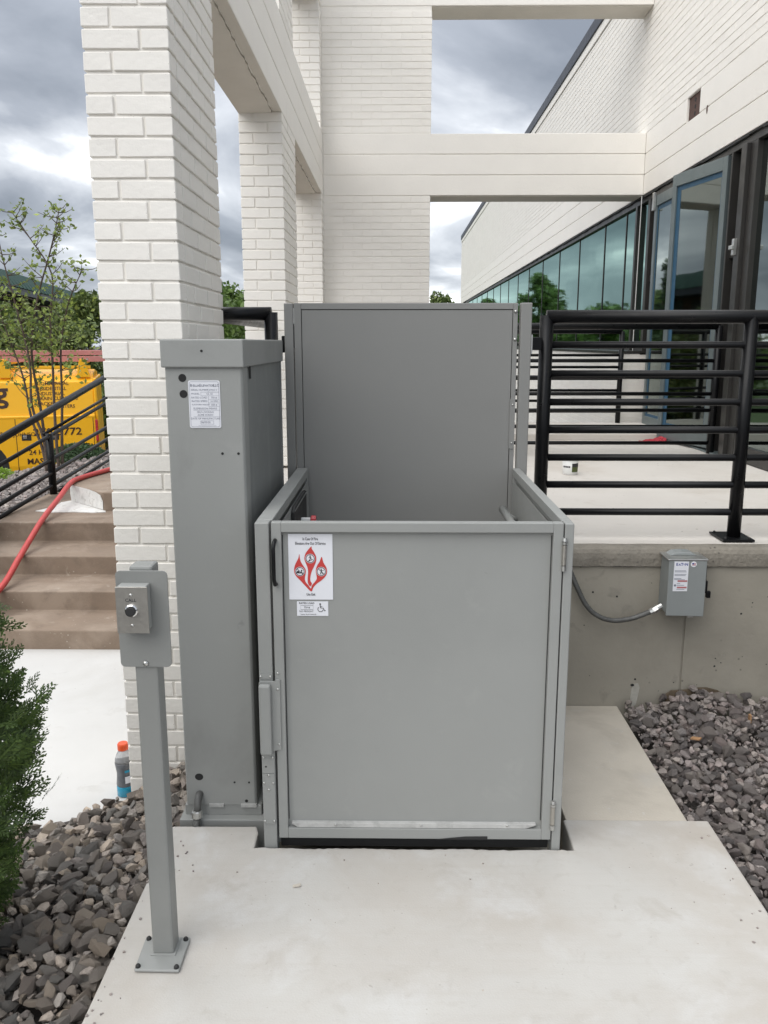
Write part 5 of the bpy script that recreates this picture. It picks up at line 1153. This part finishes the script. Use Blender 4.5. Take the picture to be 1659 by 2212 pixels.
for s_, x, y in (('COMMERCIAL', 535, 460), ('RESIDENTIAL', 535, 535), ('INDUSTRIAL', 535, 608), ('DRAIN CLEANING', 535, 678), ('BACKFLOW', 550, 755), ('PREVENTERS', 690, 795)): up.append((s_, vx(x, y), vz(y), 0.078, 'LEFT', 0.012))
for y in (468, 545, 618, 690, 768): up.append(('.', vx(498, y), vz(y) + 0.02, 0.16, 'LEFT', 0.0))
def lean(me, off):
    for v in me.vertices: v.co.y = tl(v.co.z) - off
    return me
line_by_line([u for u in up if u[0] != '.'], 'vansmall', van, (0, 0, 0), True, lambda me: lean(me, 0.006))
put('bullet_dots', lean(letters([u for u in up if u[0] == '.']), 0.006), 'vansmall', van, local=True)
o = put('lettering', lean(letters([('g', vx(-95, 590), vz(590), 0.46, 'LEFT', 0.02)]), 0.006), 'vantext', van, local=True)
lo = [('5', vx(-2, 1185), vz(1185), 0.09, 'LEFT', .02), ('JOHNSON', vx(195, 1195), vz(1195), 0.088, 'LEFT', .0), ('270-3772', vx(495, 1170), vz(1170), 0.172, 'LEFT', .015, 1.16), ('24 HOUR SERVICE', vx(435, 1465), vz(1465), 0.115, 'LEFT', .01), ('MASTER', vx(410, 1600), vz(1600), 0.135, 'LEFT', .02), ('E', vx(1240, 1570), vz(1570), 0.125, 'LEFT', .02)]
line_by_line(lo, 'vantext', van, (0, -0.006, 0), True)
# roof rack brackets
for x in (-1.38, -0.18):
    q = MB(); q.prism([(x - 0.10, 1.86), (x + 0.12, 1.86), (x + 0.04, 2.16), (x - 0.04, 2.16)], 0.12, 0.17, axis='y'); vp('rack_bracket', q, 'yellow', bevel=0.006)
q = MB(); q.box(-3.4, -0.05, 0.14, 0.19, 2.0, 2.05); vp('rack_rail', q, 'yellow', bevel=0.005)
q = MB(); q.box(-0.22, -0.14, 0.19, 1.8, 2.07, 2.10); q.box(-1.42, -1.34, 0.19, 1.8, 2.07, 2.10); vp('rack_crossbar', q, 'yellow')
lad = thing('ladder', (VX, VY, 1.30), 'red fibreglass ladder lying on the van roof rack', 'ladder', rotz=VA)
for y_ in (0.24, 0.66):
    q = MB(); q.box(-3.3, 0.45, y_, y_ + 0.035, 0.012, 0.10); put('stile', q, 'ladder', lad, local=True, bevel=0.004)
for k in range(12):
    q = MB(); q.tube([(-3.1 + 0.3 * k, 0.238, 0.055), (-3.1 + 0.3 * k, 0.70, 0.055)], 0.018, 8); put('rung', q, 'zinc', lad, local=True)
for y_ in (0.27, 0.63):
    q = MB(); q.box(-3.2, 0.50, y_, y_ + 0.03, 0.12, 0.20); put('fly_stile', q, 'ladder', lad, local=True, bevel=0.004)

# ------------------------------------------------------------------ dark building with green roof
gb = thing('brick_house', (-14, 30, -0.8), 'dark brown brick building with a green metal roof at far left', 'building')
dirv = Vector((-0.19, 1.0, 0)).normalized(); nrm = Vector((dirv.y, -dirv.x, 0)); A = Vector((-9.6, 17.0, 0)); Bv = A + dirv * 22.0
def wl(name, off, th, z0, z1, m, s0=0.0, s1=22.0):
    q = MB(); a_ = A + dirv * s0 + nrm * off; b_ = A + dirv * s1 + nrm * off; q.prism([tuple(a_.xy), tuple(b_.xy), tuple((b_ - nrm * th).xy), tuple((a_ - nrm * th).xy)], z0, z1); return put(name, q, m, gb)
wl('wall', -0.9, 8.0, -0.8, 3.1, 'redbrick')
for k in range(7): 
    f = wl('window', -0.88, 0.05, 1.75, 2.95, 'rubber', 1.0 + k * 3.0, 3.3 + k * 3.0); 
    q = MB(); a_ = A + dirv * (1.1 + k * 3.0) - nrm * 0.872; b_ = A + dirv * (3.2 + k * 3.0) - nrm * 0.872
    q.prism([tuple(a_.xy), tuple(b_.xy), tuple((b_ - nrm * 0.02).xy), tuple((a_ - nrm * 0.02).xy)], 1.85, 2.85); put('pane', q, 'rubber', f)
wl('soffit', 0.0, 9.8, 3.05, 3.24, 'cap')
q = MB(); a_, b_ = A + nrm * 0.05, Bv + nrm * 0.05; c_, d_ = b_ - nrm * 0.32, a_ - nrm * 0.32; e_, f_ = Bv - nrm * 9.8, A - nrm * 9.8
q.v = [(a_.x, a_.y, 3.245), (b_.x, b_.y, 3.245), (c_.x, c_.y, 3.72), (d_.x, d_.y, 3.72), (e_.x, e_.y, 3.72), (f_.x, f_.y, 3.72), (e_.x, e_.y, 3.245), (f_.x, f_.y, 3.245)]
q.f = [(0, 1, 2, 3), (3, 2, 4, 5), (5, 4, 6, 7), (0, 3, 5, 7), (1, 6, 4, 2), (0, 7, 6, 1)]; q.m = [0] * 6
for k in range(44):
    p0 = A + dirv * (0.25 + k * 0.5) + nrm * 0.052; p1 = A + dirv * (0.25 + k * 0.5) - nrm * 0.318
    q.tube([(p0.x, p0.y, 3.25), (p1.x, p1.y, 3.722)], 0.018, 4)
put('roof', q, 'roofgreen', gb)
